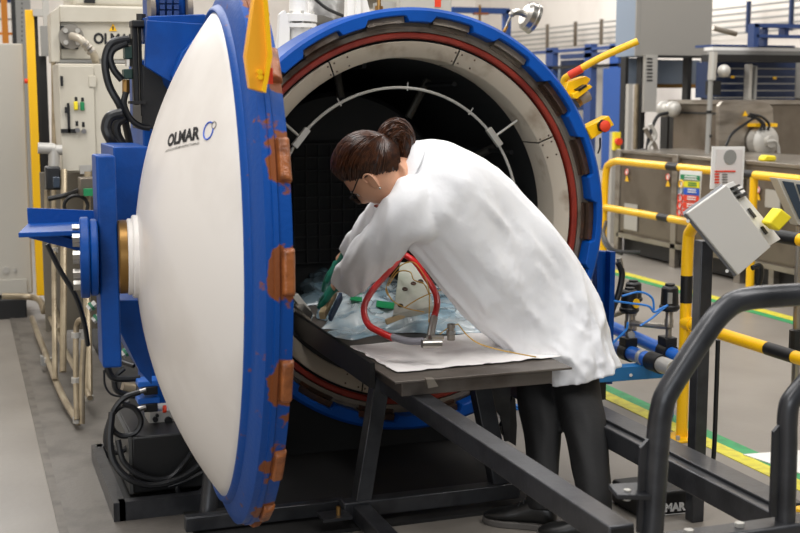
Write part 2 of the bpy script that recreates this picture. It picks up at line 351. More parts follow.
# chrome pressure gauge seen edge on
t = thing('pressure_gauge', 'round chrome gauge on a bent stem, above the right shoulder of the vessel', 'gauge', at(507, 32, Y=.3))
ga = (CR*.86-CU*.05+CF*-.5).normalized(); gc = at(530, 17, Y=.3)
gx = (CU*.93+CR*.36).normalized(); ga = (CR*.9-CU*.35+CF*.35).normalized()
obj('gauge_case', MB().lathe(gc-ga*.03, ga, [(0, 0), (.045, 0), (.062, .012), (.062, .034), (.068, .038), (.068, .052), (.058, .056), (0, .056)], 28), M['chrome'], t)
obj('stem', MB().tube(smooth([at(505, 29, Y=.3), at(509, 20, Y=.3), at(513, 13, Y=.3), gc-ga*.05, gc-ga*.02], 5), [.006]*8+[.014]*13, 10), M['chrome'], t)
obj('syphon_tube', MB().tube(pth([(497, 58, .36), (499, 46, .33), (503, 34, .3), (507, 26, .3)]), .007, 8), M['brass'], t, label='brass syphon tube')

# yellow locking handle and bracket on the ring's right shoulder
t = thing('locking_lever', 'long yellow locking lever with red grip band at the ring shoulder', 'lever', at(566, 90, Y=.1))
obj('lever_tube', MB().tube(pth([(565, 90, .08), (564, 80, .08), (572, 74, .05), (600, 58, -.02), (638, 41, -.1)]), .0145, 12), M['yellow'], t)
obj('grip_band', MB().cyl(at(569, 75.5, Y=.052), at(582, 68.5, Y=.02), .0165, n=12), M['signred'], t, label='red grip band')
t = thing('yellow_clevis', 'yellow forked bracket holding a grey cylinder under the lever', 'bracket', at(580, 95, Y=.08))
obj('fork', MB().pxprism([(565, 92), (568, 82), (586, 76), (591, 79), (588, 84), (577, 91), (574, 99), (570, 98)], .04, .05), M['yellow'], t, bevel=.003)
obj('fork', MB().pxprism([(573, 94), (590, 84.5), (592.5, 87), (577, 99), (573, 98)], .01, .03), M['yellow'], t, bevel=.002)
obj('slot', MB().pxprism([(578, 89.5), (586, 84.5), (587.5, 86), (579.5, 91.5)], .005, .05), M['black'], t)
obj('grey_cylinder', MB().cyl(at(577, 101, Y=.08), at(588, 95, Y=.08), .026, n=16), mat('warm_grey', '#8c857c', .45), t)
obj('collar', MB().cyl(at(575, 103, Y=.08), at(578, 100, Y=.08), .028, n=16), M['brass'], t)
t = thing('emergency_stop', 'red mushroom emergency stop button on a yellow box at the ring', 'button', at(600, 130, Y=.05))
obj('box', MB().pxprism([(586, 127), (609, 115.5), (614.5, 125), (592, 139.5)], .0, .06), M['yellow'], t, bevel=.004)
pc = at(602.5, 126, Y=0)
obj('collar', MB().cyl(pc, pc-V((0, .012, 0)), .028, n=6), M['black'], t)
obj('button', MB().lathe(pc-V((0, .010, 0)), -YA, [(0, .022), (.016, .021), (.024, .016), (.024, .01), (.014, .0)], 20), M['signred'], t)
obj('cable', MB().tube(pth([(600, 138, .03), (600, 147, .05), (598, 153, .1)]), .004, 6), M['black'], t)

# ------------------------------------------------------------------ the open door
DC = V((-.99, -.94, .974)); th = rad(-85.2); DN = V((math.sin(th), math.cos(th), 0)); DP = V((-DN.y, DN.x, 0))
if DP.y > 0: DP = -DP
ZD = (ZA+V((.0145, 0, 0))).normalized(); DN = (DN-ZD*DN.dot(ZD)).normalized(); DP = (DP-ZD*DP.dot(ZD)).normalized()
R1 = .712; DH = .232; RS = (R1*R1+DH*DH)/(2*DH); SCN = DC-DN*(RS-DH)
door = thing('vessel_door', 'open domed vessel door, white with blue rim and rusty lugs', 'door', V((DC.x, DC.y, .15)))
prof = []
for i in range(25):
    a = math.asin(R1/RS)*(1-i/24); prof.append((RS*math.sin(a), RS*math.cos(a)-(RS-DH)))
dome = obj('dome', MB().lathe(DC, DN, [(R1-.02, -.05), (R1, -.004)]+prof, 128, ref=ZD), M['white_paint'], door, sharp=60)
rim = MB().lathe(DC, DN, [(R1-.004, .002), (R1+.004, .009), (R1+.012, .006), (R1+.020, -.008), (R1+.045, -.016), (R1+.062, -.024), (R1+.079, -.034), (R1+.079, -.052), (R1+.083, -.054), (R1+.083, -.066), (R1+.077, -.069), (R1+.075, -.100), (R1+.02, -.104), (R1-.04, -.08), (R1-.1, -.05)], 360, ref=ZD)
NL = 18; LA = rad(4)
rimo = obj('rim', rim, M['blue_rust'], door, sharp=40)
att = rimo.data.attributes.new('rust', 'FLOAT', 'POINT')
for i, v in enumerate(rimo.data.vertices):
    q = v.co+V((DC.x, DC.y, .15))-DC; h = q.dot(DN); a = math.atan2(q.z, q.dot(DP)); u = ((a-LA)/(2*PI/NL)) % 1.; u = min(u, 1-u)
    att.data[i].value = .42*max(0, 1-u/.40)*min(max((-.035-h)/.04, 0), 1)**.6*1.35
for i in range(NL):
    a = LA+2*PI*i/NL; e = DP*math.cos(a)+ZD*math.sin(a); tn = -DP*math.sin(a)+ZD*math.cos(a); hh = .060
    b = MB(); c = DC+e*(R1+.036)
    pts = []
    for (tt, h, r) in ((-hh, -.106, 0), (hh, -.106, 0), (hh, -.070, 0), (-hh, -.070, 0), (-hh+.006, -.101, .018), (hh-.006, -.101, .018), (hh-.010, -.076, .024), (-hh+.010, -.076, .024)):
        pts.append(DC+e*(R1+.070+r-abs(tt)*.03)+tn*tt+DN*h)
    b.hexa(pts); obj('lug', b, M['rust'], door, bevel=.006, seg=3)
obj('inner_face', MB().lathe(DC, DN, [(R1-.06, -.12), (.3, .1), (0, .16)], 64, ref=ZD), M['steel_dark'], door)
# print on the dome
def on_dome(px, py, off=0.):
    d = ray(px, py).normalized(); o = CAM-SCN; bq = o.dot(d); cq = o.dot(o)-(RS+off)**2; return CAM+d*(-bq-math.sqrt(bq*bq-cq))
def to_dome(p, off): return SCN+(V(p)-SCN).normalized()*(RS+off)
def dome_text(txt, quad, bold, m, name, off=.0012):
    o, x1, y1 = [on_dome(*q) for q in quad]; uv, fs = textmesh(txt, bold)
    b = MB().add([to_dome(o+(x1-o)*u+(y1-o)*v, off) for u, v in uv], fs); return obj(name, b, m, dome, sharp=180)
dome_text('OLMAR', [(167.3, 147.5), (199.8, 139.6), (169.0, 134.6)], .045, M['text'], 'lettering')
dome_text('AUTOCLAVES MANUFACTURING', [(165.4, 152.6), (199.2, 144.6), (165.9, 150.2)], .02, M['grey_text'], 'small_lettering')
def dome_arc(cx, cy, rx, ry, sh, a0, a1, r, m, name):
    pts = []
    for i in range(33):
        a = a0+(a1-a0)*i/32; pts.append(to_dome(on_dome(cx+rx*math.cos(a)+sh*math.sin(a), cy-ry*math.sin(a)), .001))
    return obj(name, MB().tube(pts, r, 6), m, dome)
dome_arc(208.7, 130.8, 4.4, 8.6, 1.8, rad(60), rad(375), .0022, M['logo_blue'], 'emblem_arc')
dome_arc(214.2, 125.2, 2.0, 3.4, .6, rad(-120), rad(230), .0013, M['grey_text'], 'emblem_arc')
# yellow hook plate on the door rim
obj('hook_plate', MB().pxprism([(255, -12), (264, -12), (271, 56), (265, 93), (250, 88.5), (245.5, 56)], -1.64, .03), M['orange'] if False else mat('hook_yellow_shaded', '#f0aa22', .4), door, bevel=.003, label='yellow hook plate')  # shading of the face put into the colour as a more orange yellow
obj('hook_plate_edge', MB().pxprism([(263, -12), (267, -12), (272.5, 56), (266, 93), (262, 91), (268, 56)], -1.655, .03), M['yellow'], door)  # brighter light on the right face put into its colour
for x, y in ((259, 72), (259.5, 77)): p = at(x, y, Y=-1.64); obj('bolt', MB().cyl(p, p-V((0, .012, 0)), .007, n=8), M['yellow'], door)
obj('red_stop', MB().pxbox(269, 68, 273, 84, -1.60, .03), M['signred'], door)

# hub and swing arm
arm = thing('door_arm', 'heavy blue swing arm with bolted hub behind the white dome', 'arm', at(110, 365, Y=-.95))
HY = -.98
def hubc(px, py=262): return at(px, py, Y=HY)
hc = DC+DN*.27; ax = DN
def onax(px):   # point of the hub axis seen at picture column px
    lo, hi = .1, .8
    for _ in range(40):
        m_ = (lo+hi)/2; p = DC+DN*m_-CAM; x = 400+FPX*p.dot(CR)/p.dot(CF)
        if x > px: lo = m_
        else: hi = m_
    return DC+DN*m_
def hubcyl(name, px0, px1, r, m, **k): return obj(name, MB().lathe(onax(px0), ax, [(0, 0), (r-.004, 0), (r, .004), (r, (onax(px1)-onax(px0)).length-.004), (r-.004, (onax(px1)-onax(px0)).length), (0, (onax(px1)-onax(px0)).length)], 48, ref=ZD), m, arm, **k)
hubcyl('hub_collar', 142, 132, .122, M['white_paint'], label='white hub collar')
hubcyl('hub_collar', 133, 127, .112, M['white_paint'], label='white hub sleeve')
hubcyl('bushing', 128, 118, .108, M['brass'], label='brass bushing')
hubcyl('hub_flange', 98, 90, .112, M['blue']); hubcyl('hub_flange', 89.5, 80, .118, M['blue'])
e0 = onax(80)
for i in range(10):
    a = 2*PI*i/10+.2; p = e0+(DP*math.cos(a)+ZD*math.sin(a))*.085; obj('hub_bolt', MB().cyl(p, p+ax*.02, .014, n=6), M['chrome'], arm)
a1_, a0_ = onax(96.5), onax(119)
p0 = (a0_+a1_)/2; hw = (a0_-a1_).length/2*.86
zt = at(110, 155, Y=p0.y).z; zb = at(110, 366, Y=p0.y).z
obj('arm_column', MB().obox(V((p0.x, p0.y, (zt+zb)/2))+YA*.03, ax*hw, V((0, .06, 0)), V((0, 0, (zt-zb)/2))), M['blue'], arm, bevel=.006)
obj('arm_web', MB().pxprism([(113, 147), (150, 147), (146, 200), (138, 220), (115, 222)], p0.y+.22, .35), M['blue'], arm, bevel=.004)
obj('arm_web', MB().pxprism([(118, 300), (150, 300), (152, 385), (140, 372), (119, 330)], p0.y+.22, .35), M['blue'], arm, bevel=.004)
# cantilever beam to the left
bm0 = p0.y+.02
def bx(px, py, Y): return at(px, py, Y=Y)
Y1 = bm0+.22; Y0 = bm0+.02
obj('beam_web', MB().pxprism([(27, 208), (100, 211), (100, 236), (96, 250), (29, 236)], Y1, .014), M['blue'], arm)
zf = at(60, 232, Y=Y0+.05).z
pa, pb = at(17, 224, Z=zf), at(80, 238, Z=zf)
xr = at(100, 236, Y=Y1).x
obj('beam_flange', MB().prism([(at(17, 224, Y=Y0).x, Y0-.06, zf), (xr, Y0-.06, zf), (xr, Y1, zf), (at(28, 222, Y=Y1).x, Y1, zf)], (0, 0, .014)), M['blue'], arm, bevel=.002)
obj('beam_flange', MB().pxprism([(29, 226), (80, 242), (80, 251), (29, 238)], Y1-.08, .05), M['blue'], arm)

# upper hinge bracket and column behind the door
hin = thing('hinge_bracket', 'blue welded hinge bracket on the column at the top of the door', 'bracket', at(190, 80, Y=-.2))
obj('top_plate', MB().pxprism([(148, 16), (204, 14), (222, 22), (232, 19), (214, 34), (205, 40), (150, 40)], -.35, .35), M['blue'], hin, bevel=.004)
obj('front_plate', MB().pxprism([(147, 20), (206, 24), (190, 52), (174, 80), (170, 82), (145, 66)], -.38, .03), M['blue'], hin, bevel=.003)
obj('front_plate', MB().pxprism([(172, 76), (182, 52), (196, 38), (203, 44), (190, 70), (180, 92), (174, 84)], -.42, .30), M['blue'], hin, bevel=.003)
obj('column', MB().pxbox(152, -20, 186, 16, -.05, .25), M['blue'], hin, bevel=.01)
for i, x in enumerate((160, 167, 174)):
    for k, y in enumerate((1, 7, 13)): obj('link', MB().pxbox(x, y-2.4, x+5, y+2.2, -.08, .04), M['navy'], hin)
for xx in (149, 186): obj('roller', MB().cyl(at(xx, 8, Y=-.05), at(xx+5, 8, Y=-.05), .05, n=16), M['steel_old'], hin)
obj('column', MB().pxbox(146, 60, 178, 430, .15, .35), M['blue'], hin, bevel=.006)
obj('black_block', MB().pxprism([(142, 64), (172, 82), (168, 104), (160, 128), (142, 130)], -.2, .25), M['black'], hin, bevel=.004)

# ------------------------------------------------------------------ loading trolley
tr = thing('loading_trolley', 'dark grey steel loading trolley running from the vessel mouth', 'trolley', (0, -1.4, 0))
D = M['darkframe']
rl = obj('long_rail', MB().box(-.375, -.31, -2.24, .35, .44, .5), D, tr, bevel=.004, label='left rail of open steel channel')
obj('rail_end', MB().box(-.371, -.314, -2.243, -2.235, .446, .494), M['black'], rl)
obj('long_rail', MB().box(.31, .37, -2.13, .2, .268, .338), D, tr, bevel=.004)
obj('rail_cap', MB().box(.345, .43, -1.88, .1, .339, .348), D, tr, bevel=.002)
obj('cross_tube', MB().box(-.37, .62, -2.20, -2.13, .357, .427), D, tr, bevel=.008)
for x in (-.12, .02):
    obj('bolt', MB().cyl((x, -2.165, .427), (x, -2.165, .437), .012, n=6), M['silver'], tr)
def legpair(px0, px1, px2, px3): pass
def legb(p0, p1, w=.05): return MB().beam(p0, p1, w, .06, up=(0, 1, 0))
obj('leg', legb((-.47, -.71, .03), (-.36, -.62, .48), .055), D, tr, bevel=.003)
obj('leg', legb((.07, -.70, .03), (.0, -.62, .48), .065), D, tr, bevel=.003)
obj('foot_tube', MB().box(-.53, .12, -.74, -.68, .03, .085), D, tr, bevel=.004)
obj('foot_tube', MB().box(-.50, -.44, -2.1, -.70, .02, .075), D, tr, bevel=.004)
obj('foot_tube', MB().box(-1.05, -.5, -.66, -.62, .02, .07), D, tr, bevel=.004)
obj('foot_tab', MB().box(-.62, -.52, -.80, -.72, .05, .06), D, tr); obj('bolt', MB().cyl((-.56, -.77, .06), (-.56, -.77, .09), .008, n=6), M['brass'], tr)
# gusset under the right rail
obj('gusset', MB().prism([(.10, -.35, .40), (.26, -.35, .40), (.26, -.35, .12), (.24, -.35, .12), (.22, -.35, .22), (.16, -.35, .30)], (0, .012, 0)), D, tr)
# push handles at the near end
HYY = -2.165
def hp(px, py): return at(px, py, Y=HYY)
h1 = [(651, 540), (654, 500), (658, 440), (662, 408), (670, 388), (704, 335), (724, 310), (746, 299), (800, 294.5), (870, 290)]
obj('push_handle', MB().tube(smooth([hp(*p) for p in h1], 8), .0275, 20), D, tr, label='bent tube handle, left')
h2 = [(785, 522), (787, 450), (788, 412), (796, 394), (834, 352)]
obj('push_handle', MB().tube(smooth([hp(*p) for p in h2], 8), .0245, 20), D, tr, label='bent tube handle at right edge')
for x, y in ((0, 0), (133, -16)):
    obj('handle_gusset', MB().pxprism([(638+x, 533+y), (641+x, 448+y), (650+x, 438+y), (652+x, 533+y)], HYY-.004, .01), D, tr)
obj('latch_tab', MB().prism([hp(613, 497)+V((0, -.02, 0)), hp(617, 494)+V((0, .04, 0)), hp(648, 492)+V((0, .04, 0)), hp(648, 498)+V((0, -.02, 0))], (0, 0, .012)), D, tr, bevel=.002)
obj('bolt', MB().cyl(hp(627, 500), hp(627, 500)+V((0, 0, .025)), .009, n=6), M['silver'], tr)

# table top on the trolley
tb = thing('loading_table', 'grey steel loading table reaching into the vessel mouth', 'table', (-.13, -.4, .5))
obj('table_top', MB().box(-.44, .18, -1.0, .55, .548, .556), M['plate'], tb, bevel=.002)
obj('table_frame', MB().box(-.41, .12, -.975, -.955, .500, .548).box(-.41, -.39, -.96, .5, .505, .548).box(.10, .12, -.96, .5, .505, .548), M['plate'], tb, bevel=.002)
obj('side_rim', MB().box(-.456, -.44, -.80, .55, .49, .575), M['black'], tb)
obj('hook_tab', MB().prism([at(424, 377, Y=-1.005), at(432, 377, Y=-1.005), at(436, 384, Y=-1.005), at(426, 386, Y=-1.005)], (0, -.02, -.003)), M['steel'], tb)

# ------------------------------------------------------------------ paper and debris on the table
def sheet(poly, nu, nv, z, f, th=.002):
    """draped sheet over a quad (four corners), thickness th"""
    a, b, c, d = [V(p) for p in poly]; top = []
    for i in range(nv+1):
        for j in range(nu+1):
            u, v = j/nu, i/nv; p = a*(1-u)*(1-v)+b*u*(1-v)+c*u*v+d*(1-u)*v; p = V((p.x, p.y, 0)); q = f(p, u, v); top.append(V((p.x+q[0], p.y+q[1], z+q[2])))
    n = len(top); w_ = nu+1; fs = []
    for i in range(nv):
        for j in range(nu): k = i*w_+j; fs.append((k, k+1, k+w_+1, k+w_)); fs.append((n+k+w_, n+k+w_+1, n+k+1, n+k))
    ed = [j for j in range(w_)]+[i*w_+nu for i in range(1, nv+1)]+[nv*w_+j for j in range(nu-1, -1, -1)]+[i*w_ for i in range(nv-1, 0, -1)]
    for k in range(len(ed)): a_, b_ = ed[k], ed[(k+1) % len(ed)]; fs.append((b_, a_, a_+n, b_+n))
    return MB().add(top+[p-V((0, 0, th)) for p in top], fs)
def pf(p, u, v):
    n = noise.noise(V((p.x*9, p.y*9, 3))); e = .012*noise.noise(V((p.x*30, p.y*25, 0)))
    return (e*(1 if u in (0, 1) else .2), e, .003+.005*max(0, n)+(.006*max(0, noise.noise(V((p.x*22, p.y*5, 9)))))*(1-v))
obj('paper_sheet', sheet([at(397, 373, Z=.559), at(563, 357, Z=.559), at(503, 331, Z=.559), at(350, 347, Z=.559)], 50, 30, .559, pf, .0015), M['paper'], cat='sheet', label='white absorbent paper sheet lying on the table front')
def crumple(name, poly, z, h, m, seed, label, cat, nu=70, nv=46, jag=.035, fr=9, group=None):
    def f(p, u, v):
        q = V((p.x*fr, p.y*fr, seed)); rg = .9*max(0, 1-abs(noise.noise(q))*2.4)**1.4+.25*max(0, 1-abs(noise.noise(q*2.2+V((7, 0, 0))))*2.4)**1.4+.9*noise.noise(q*.45+V((2, 2, 2)))
        e = (math.sin(PI*min(max(u, 0), 1))*math.sin(PI*min(max(v, 0), 1)))**.4
        w1 = noise.noise(q*.9+V((0, 9, 4))), noise.noise(q*.9+V((5, 0, 9)))
        return (jag*w1[0]*2.6, jag*w1[1]*2.6, .003+e*(h*(.38+rg*.45)))
    return obj(name, sheet(poly, nu, nv, z, f, .0012), m, cat=cat, label=label, sharp=180, group=group)
def q4(z, *px): return [at(x, y, Z=z) for x, y in px]
crumple('plastic_bag', q4(.557, (330, 338), (500, 333), (470, 285), (325, 283)), .557, .06, M['plastic'], 1, 'pale blue crumpled plastic bag under the red hose', 'bag', fr=8)
crumple('plastic_bag', q4(.557, (322, 330), (400, 330), (390, 280), (308, 285)), .557, .10, M['plastic'], 5, 'crumpled pale film heap under the green glove, left end of table', 'bag', nu=50, nv=36, fr=8, jag=.03)
crumple('plastic_bag', q4(.557, (298, 306), (352, 306), (352, 272), (308, 262)), .557, .12, M['plastic2'], 8, 'dark grey film around the gloved hand inside the vessel', 'bag', nu=40, nv=30, fr=8, jag=.03)
crumple('plastic_bag', q4(.557, (352, 334), (470, 331), (455, 312), (350, 314)), .557, .085, M['plastic'], 21, 'front film roll lying across the red hose loop', 'bag', nu=80, nv=26, fr=10, jag=.02)
crumple('plastic_bag', q4(.557, (445, 330), (500, 335), (492, 318), (440, 300)), .557, .06, M['plastic'], 12, 'loose film fold pressed against the white coat', 'bag', nu=40, nv=26, fr=14)
# white composite part with rusty bolt holes
o = at(393, 314, Y=-.42); x1 = at(434, 306, Y=-.40); y1 = at(400, 262, Y=-.12); y2 = at(422, 262, Y=-.12)
t = thing('composite_part', 'white moulded composite part with rusty bolt holes below the sleeve', 'part', o)
nrm = (x1-o).cross(y1-o).normalized()
obj('panel', MB().prism([o, x1, y2, y1], nrm*-.03), M['part'], t, bevel=.004)
for u, v in ((.22, .42), (.42, .5), (.6, .52), (.16, .12), (.5, .85), (.8, .6)):
    p = o+(x1-o)*u+(y1-o)*v; obj('bolt_hole', MB().lathe(p+nrm*.002, nrm, [(0, .0005), (.006, .0005), (.0065, .003), (.010, .003), (.011, 0)], 12), M['rust_dark'], t)
for i in range(8):
    p = at(392-i*2.6, 262+i*4.2, Y=-.2); 
obj('foam_strip', MB().beam(at(322, 316, Y=-.42), at(334, 292, Y=-.30), .022, .03), M['foam'], cat='strip', label='tan foam strip standing in the film at the table left', bevel=.002)
obj('foam_strip', MB().beam(at(330, 318, Y=-.43), at(341, 296, Y=-.31), .012, .03), mat('navy_foam', '#33455f', .8), cat='strip', label='dark blue strip beside the tan foam strip', bevel=.002)
obj('foam_strip', MB().beam(at(386, 322, Y=-.42), at(404, 315, Y=-.40), .012, .02), M['foam'], cat='strip', label='short tan stick inside the film by the red hose', bevel=.002)
obj('green_tape', MB().prism(q4(.615, (376, 307), (398, 310), (399, 304), (377, 301)), (0, 0, .003)), M['green'], cat='tape', label='green tape strip across the film in the hose loop')
obj('green_tape', MB().prism(q4(.63, (350, 300), (362, 302), (362, 294), (352, 293)), (0, 0, .003)), M['green'], cat='tape', label='small green tape piece left of the hose loop')
# red vacuum hose loop
t = thing('vacuum_hose', 'red vacuum hose looped over the film with metal ends', 'hose', at(365, 320, Y=-.6))
obj('hose', MB().tube(pth([(404, 252, -.30), (392, 268, -.40), (372, 291, -.52), (364, 308, -.60), (368, 324, -.68), (380, 332, -.74), (393, 338, -.78)]), .0115, 12), M['redhose'], t)
obj('hose', MB().tube(pth([(404, 254, -.25), (415, 262, -.3), (425, 276, -.42), (435, 292, -.52), (437, 305, -.60), (434, 318, -.68)]), .0115, 12), M['redhose'], t)
obj('hose_sleeve', MB().tube(pth([(391, 336.5, -.775), (408, 341, -.80), (424, 341, -.82)]), .0125, 12), mat('sleeve_grey', '#77747a', .4), t, label='grey hose sleeve')
obj('fitting', MB().cyl(at(434, 318, Y=-.68), at(430, 338, Y=-.76), .0135, n=14), M['chrome'], t)
obj('fitting', MB().cyl(at(422, 344, Y=-.85), at(441, 343.5, Y=-.85), .0135, n=14).cyl(at(430, 338, Y=-.82), at(442, 338, Y=-.80), .010, n=10), M['chrome'], t)
t = thing('metal_coupling', 'small steel coupling standing right of the hose fitting', 'fitting', at(451, 340, Y=-.72))
obj('body', MB().lathe(at(451, 340, Y=-.72), ZA, [(0, 0), (.014, 0), (.014, .02), (.011, .022), (.011, .04), (.014, .042), (.014, .056), (0, .058)], 14), M['steel'], t)
obj('nut', MB().cyl(at(451, 334, Y=-.72), at(451, 330.5, Y=-.72), .016, n=6), M['chrome'], t)
wires = [[(391, 299, -.45), (386, 288, -.40), (398, 268, -.42), (412, 262, -.45), (422, 272, -.5), (429, 290, -.55), (429, 322, -.66)],
         [(388, 286, -.42), (398, 272, -.42), (410, 272, -.45), (414, 280, -.48), (424, 284, -.5), (430, 296, -.56)],
         [(386, 288, -.43), (392, 300, -.46), (406, 308, -.5), (424, 312, -.56)],
         [(404, 308, -.5), (420, 298, -.52), (440, 290, -.5), (450, 288, -.45)],
         [(458, 324, -.72), (468, 336, -.78), (480, 344, -.84), (500, 350, -.90), (520, 354, -.92), (536, 357, -.93)],
         [(458, 324, -.72), (448, 328, -.70), (440, 334, -.72)]]
labs = ['ochre wire arching highest inside the red hose loop', 'ochre wire in a low double bow inside the hose loop', 'ochre wire lying over the white part', 'ochre wire crossing from the film to the coat', 'thin ochre wire trailing over the white paper', 'short ochre wire tail at the coupling']
for wv, lb in zip(wires, labs): obj('thin_wire', MB().tube(pth(wv), .0022, 6), M['wire'], cat='wire', label=lb)
# small chrome bracket at the vessel lip
obj('toothed_bracket', MB().prism(q4(.60, (294, 308), (297, 300), (313, 316), (311, 322)), (0, 0, .012)), M['chrome'], cat='bracket', label='small toothed chrome bracket between door rim and film', bevel=.002)

# ------------------------------------------------------------------ left side machinery
t = thing('control_cabinet', 'plain grey control cabinet at the left edge of the hall', 'cabinet', at(10, 300, Y=3.8))
obj('body', MB().pxbox(-60, 43, 28, 296, 3.8, .6), M['grey_cab'], t, bevel=.01)
obj('base_panel', MB().pxbox(-60, 281, 27.5, 296, 3.785, .02), M['grey_cab'], t, bevel=.002)
for x, r in ((6, .022), (15, .01)): p = at(x, 270, Y=3.8); obj('blanking_plug', MB().cyl(p, p-V((0, .012, 0)), r, n=16), M['silver'], t)
p = at(26, 81, Y=3.78); obj('push_button', MB().cyl(at(29, 81, Y=3.76), at(24.5, 81, Y=3.76), .016, n=12), M['signred'], t, label='small red push button')
t = thing('yellow_guard', 'tall yellow guard post with dark edge strips beside the grey cabinet', 'post', at(36, 297, Y=3.74))
obj('post', MB().pxbox(31, 10, 39.5, 296, 3.74, .06), M['yellow'], t, bevel=.003); obj('edge_strip', MB().pxbox(28.5, 10, 31, 82, 3.76, .05), M['black'], t)
obj('edge_strip', MB().pxbox(39.5, 16, 43, 290, 3.78, .05), M['black'], t); obj('top_clip', MB().pxbox(33, 9, 43, 16, 3.72, .06), M['silver'], t)
obj('pipe_run', MB().tube(pth([(2, 296, 3.3), (30, 297, 3.3), (40, 301, 3.2), (44, 312, 3.1)]), .02, 10), M['conduit'], cat='pipe', label='beige pipe elbow low beside the yellow guard post')
obj('motor_block', MB().pxbox(-40, 300, 27, 321, 3.7, .5), M['black'], cat='motor', label='black motor block on the floor under the grey cabinet', bevel=.01)
# racks far behind
t = thing('pallet_rack', 'orange and grey pallet rack far behind at the left', 'rack', at(10, 240, Y=9))
obj('orange_post', MB().pxbox(6, -20, 12, 250, 9, .12), M['orange'], t); obj('black_post', MB().pxbox(16, -20, 20, 250, 8.6, .12), M['black'], t)
gp = obj('perforated_post', MB().pxbox(20, -20, 35, 250, 8.6, .1), M['grey_post'], t)
obj('crossbar', MB().pxbox(-40, 32, 14, 34.5, 9.05, .06), M['orange'], t); obj('crossbar', MB().pxbox(-40, 18, 14, 19.5, 9.05, .06), M['grey_post'], t)
obj('back_panel', MB().pxbox(-40, -10, 16, 2, 9.2, .05), M['midblue'], t)
for k in range(10): obj('punch_hole', MB().pxbox(21.5, -2+k*4.6, 22.5, 0+k*4.6, 8.597, .01), M['black'], gp)
t = thing('wall_conduit', 'grey vertical cable duct behind the yellow guard post', 'duct', at(46, 200, Y=4.4))
obj('duct', MB().pxbox(43, -10, 49, 26, 4.4, .06), M['silver'], t); obj('duct', MB().pxbox(41, 26, 49, 56, 4.3, .06), M['grey_post'], t); obj('dark_gap', MB().pxbox(41, 56, 50, 240, 4.4, .05), M['black'], t)

YM = 2.1
t = thing('pump_housing', 'cream machine housing with bolted flange and black lettering', 'machine', at(100, 170, Y=YM))
C = M['cream']
obj('housing', MB().pxbox(60, 6, 175, 60, YM, .9), C, t, bevel=.008)
obj('sloped_top', MB().pxprism([(60, 22), (60, 6), (62, 6), (170, 9), (170, 22)], YM-.03, .03), C, t, bevel=.003)
obj('end_plate', MB().pxprism([(51, 12), (60, 6), (60, 62), (51, 62)], YM-.02, .06), C, t, bevel=.003)
obj('upper_cover', MB().pxbox(72, -30, 150, 7, YM+.05, .6), C, t, bevel=.02)
obj('dark_slot', MB().pxbox(84, -8, 95, 3, YM+.04, .02), M['black'], t)
obj('flange_plate', MB().pxbox(61, 26, 78, 49, YM-.03, .03), M['rust_dark'] if False else M['black'], t)
fc = at(71, 37, Y=YM-.04)
obj('flange', MB().cyl(fc, fc-V((0, .03, 0)), .062, n=24), mat('flange_grey', '#8a857c', .45, .3), t)
for a in (45, 135, 225, 315):
    p = fc+V((math.cos(rad(a))*.042, -.03, math.sin(rad(a))*.042)); obj('flange_bolt', MB().cyl(p, p-V((0, .02, 0)), .013, n=6), M['silver'], t)
obj('elbow_hose', MB().tube(pth([(72, 36, YM-.08), (80, 39, YM-.16), (87, 46, YM-.16), (93, 53, YM-.12), (96, 62, YM-.06)]), .02, 12), mat('hose_beige', '#b9b0a0', .4, .3), t)
for k in range(3): p = at(84+3*k, 43+3.6*k, Y=YM-.165); q = at(86+3*k, 45+3.6*k, Y=YM-.165); obj('clamp', MB().cyl(p, q, .024, n=12), M['steel'], t)
b = MB(); o = at(93.5, 44, Y=YM-.004); x1 = at(137, 45.5, Y=YM-.004); y1 = at(93.5, 32.5, Y=YM-.004); text_on(b, 'OLMAR', o, x1-o, y1-o, .04); obj('lettering', b, M['text'], t, sharp=180)
b = MB().pxprism([(109, 31), (113, 23.5), (117, 31)], YM-.005, .004); wn = obj('warning_triangle', b, M['yellow'], t)
obj('warning_mark', MB().pxprism([(112.6, 30), (112.2, 26.5), (113.8, 26.5), (113.4, 30)], YM-.008, .002), M['black'], wn)
obj('ledge', MB().pxbox(60, 60, 140, 63, YM-.03, .1), M['grey_post'], t)

t = thing('switch_cabinet', 'cream switch cabinet with yellow and green indicator buttons', 'cabinet', at(95, 170, Y=YM-.15))
YC = YM-.2
obj('body', MB().pxbox(60, 64, 150, 172, YC+.01, .4), C, t, bevel=.005); d = obj('door', MB().pxbox(60.5, 66, 95, 171, YC-.012, .022), C, t, bevel=.003)
obj('hinge', MB().pxbox(89, 76, 96, 87, YC-.02, .01), C, t, bevel=.002); obj('latch', MB().pxbox(60.5, 76, 63, 86, YC-.025, .014), M['black'], d)
for x, y, m, nm in ((76, 106, 'lime', 'yellow indicator button'), (82.5, 106.5, 'green', 'green indicator button')):
    obj('legend_plate', MB().pxbox(x-1.2, y-9, x+1.4, y-5, YC-.016, .004), M['black'], d); obj('button', MB().pxbox(x-2, y-4.5, x+2, y+4, YC-.035, .022), M[m], d, label=nm, bevel=.004)
for x, y in ((77, 130), (83.5, 131)):
    obj('legend_plate', MB().pxbox(x-1.4, y-9, x+1.2, y-4, YC-.016, .004), M['black'], d); p = at(x, y, Y=YC-.012); obj('key_switch', MB().cyl(p, p-V((0, .03, 0)), .012, n=12), M['chrome'], d)
obj('rotary_handle', MB().pxbox(67.5, 103, 70, 133, YC-.03, .014), M['black'], d); obj('rotary_handle', MB().pxbox(65, 107, 68, 113, YC-.035, .02), M['black'], d)
obj('lock_bar', MB().pxbox(61, 129, 76, 133, YC-.03, .015), M['black'], d); obj('name_plate', MB().pxbox(80, 165, 91, 174, YC-.02, .006), M['silver'], t)

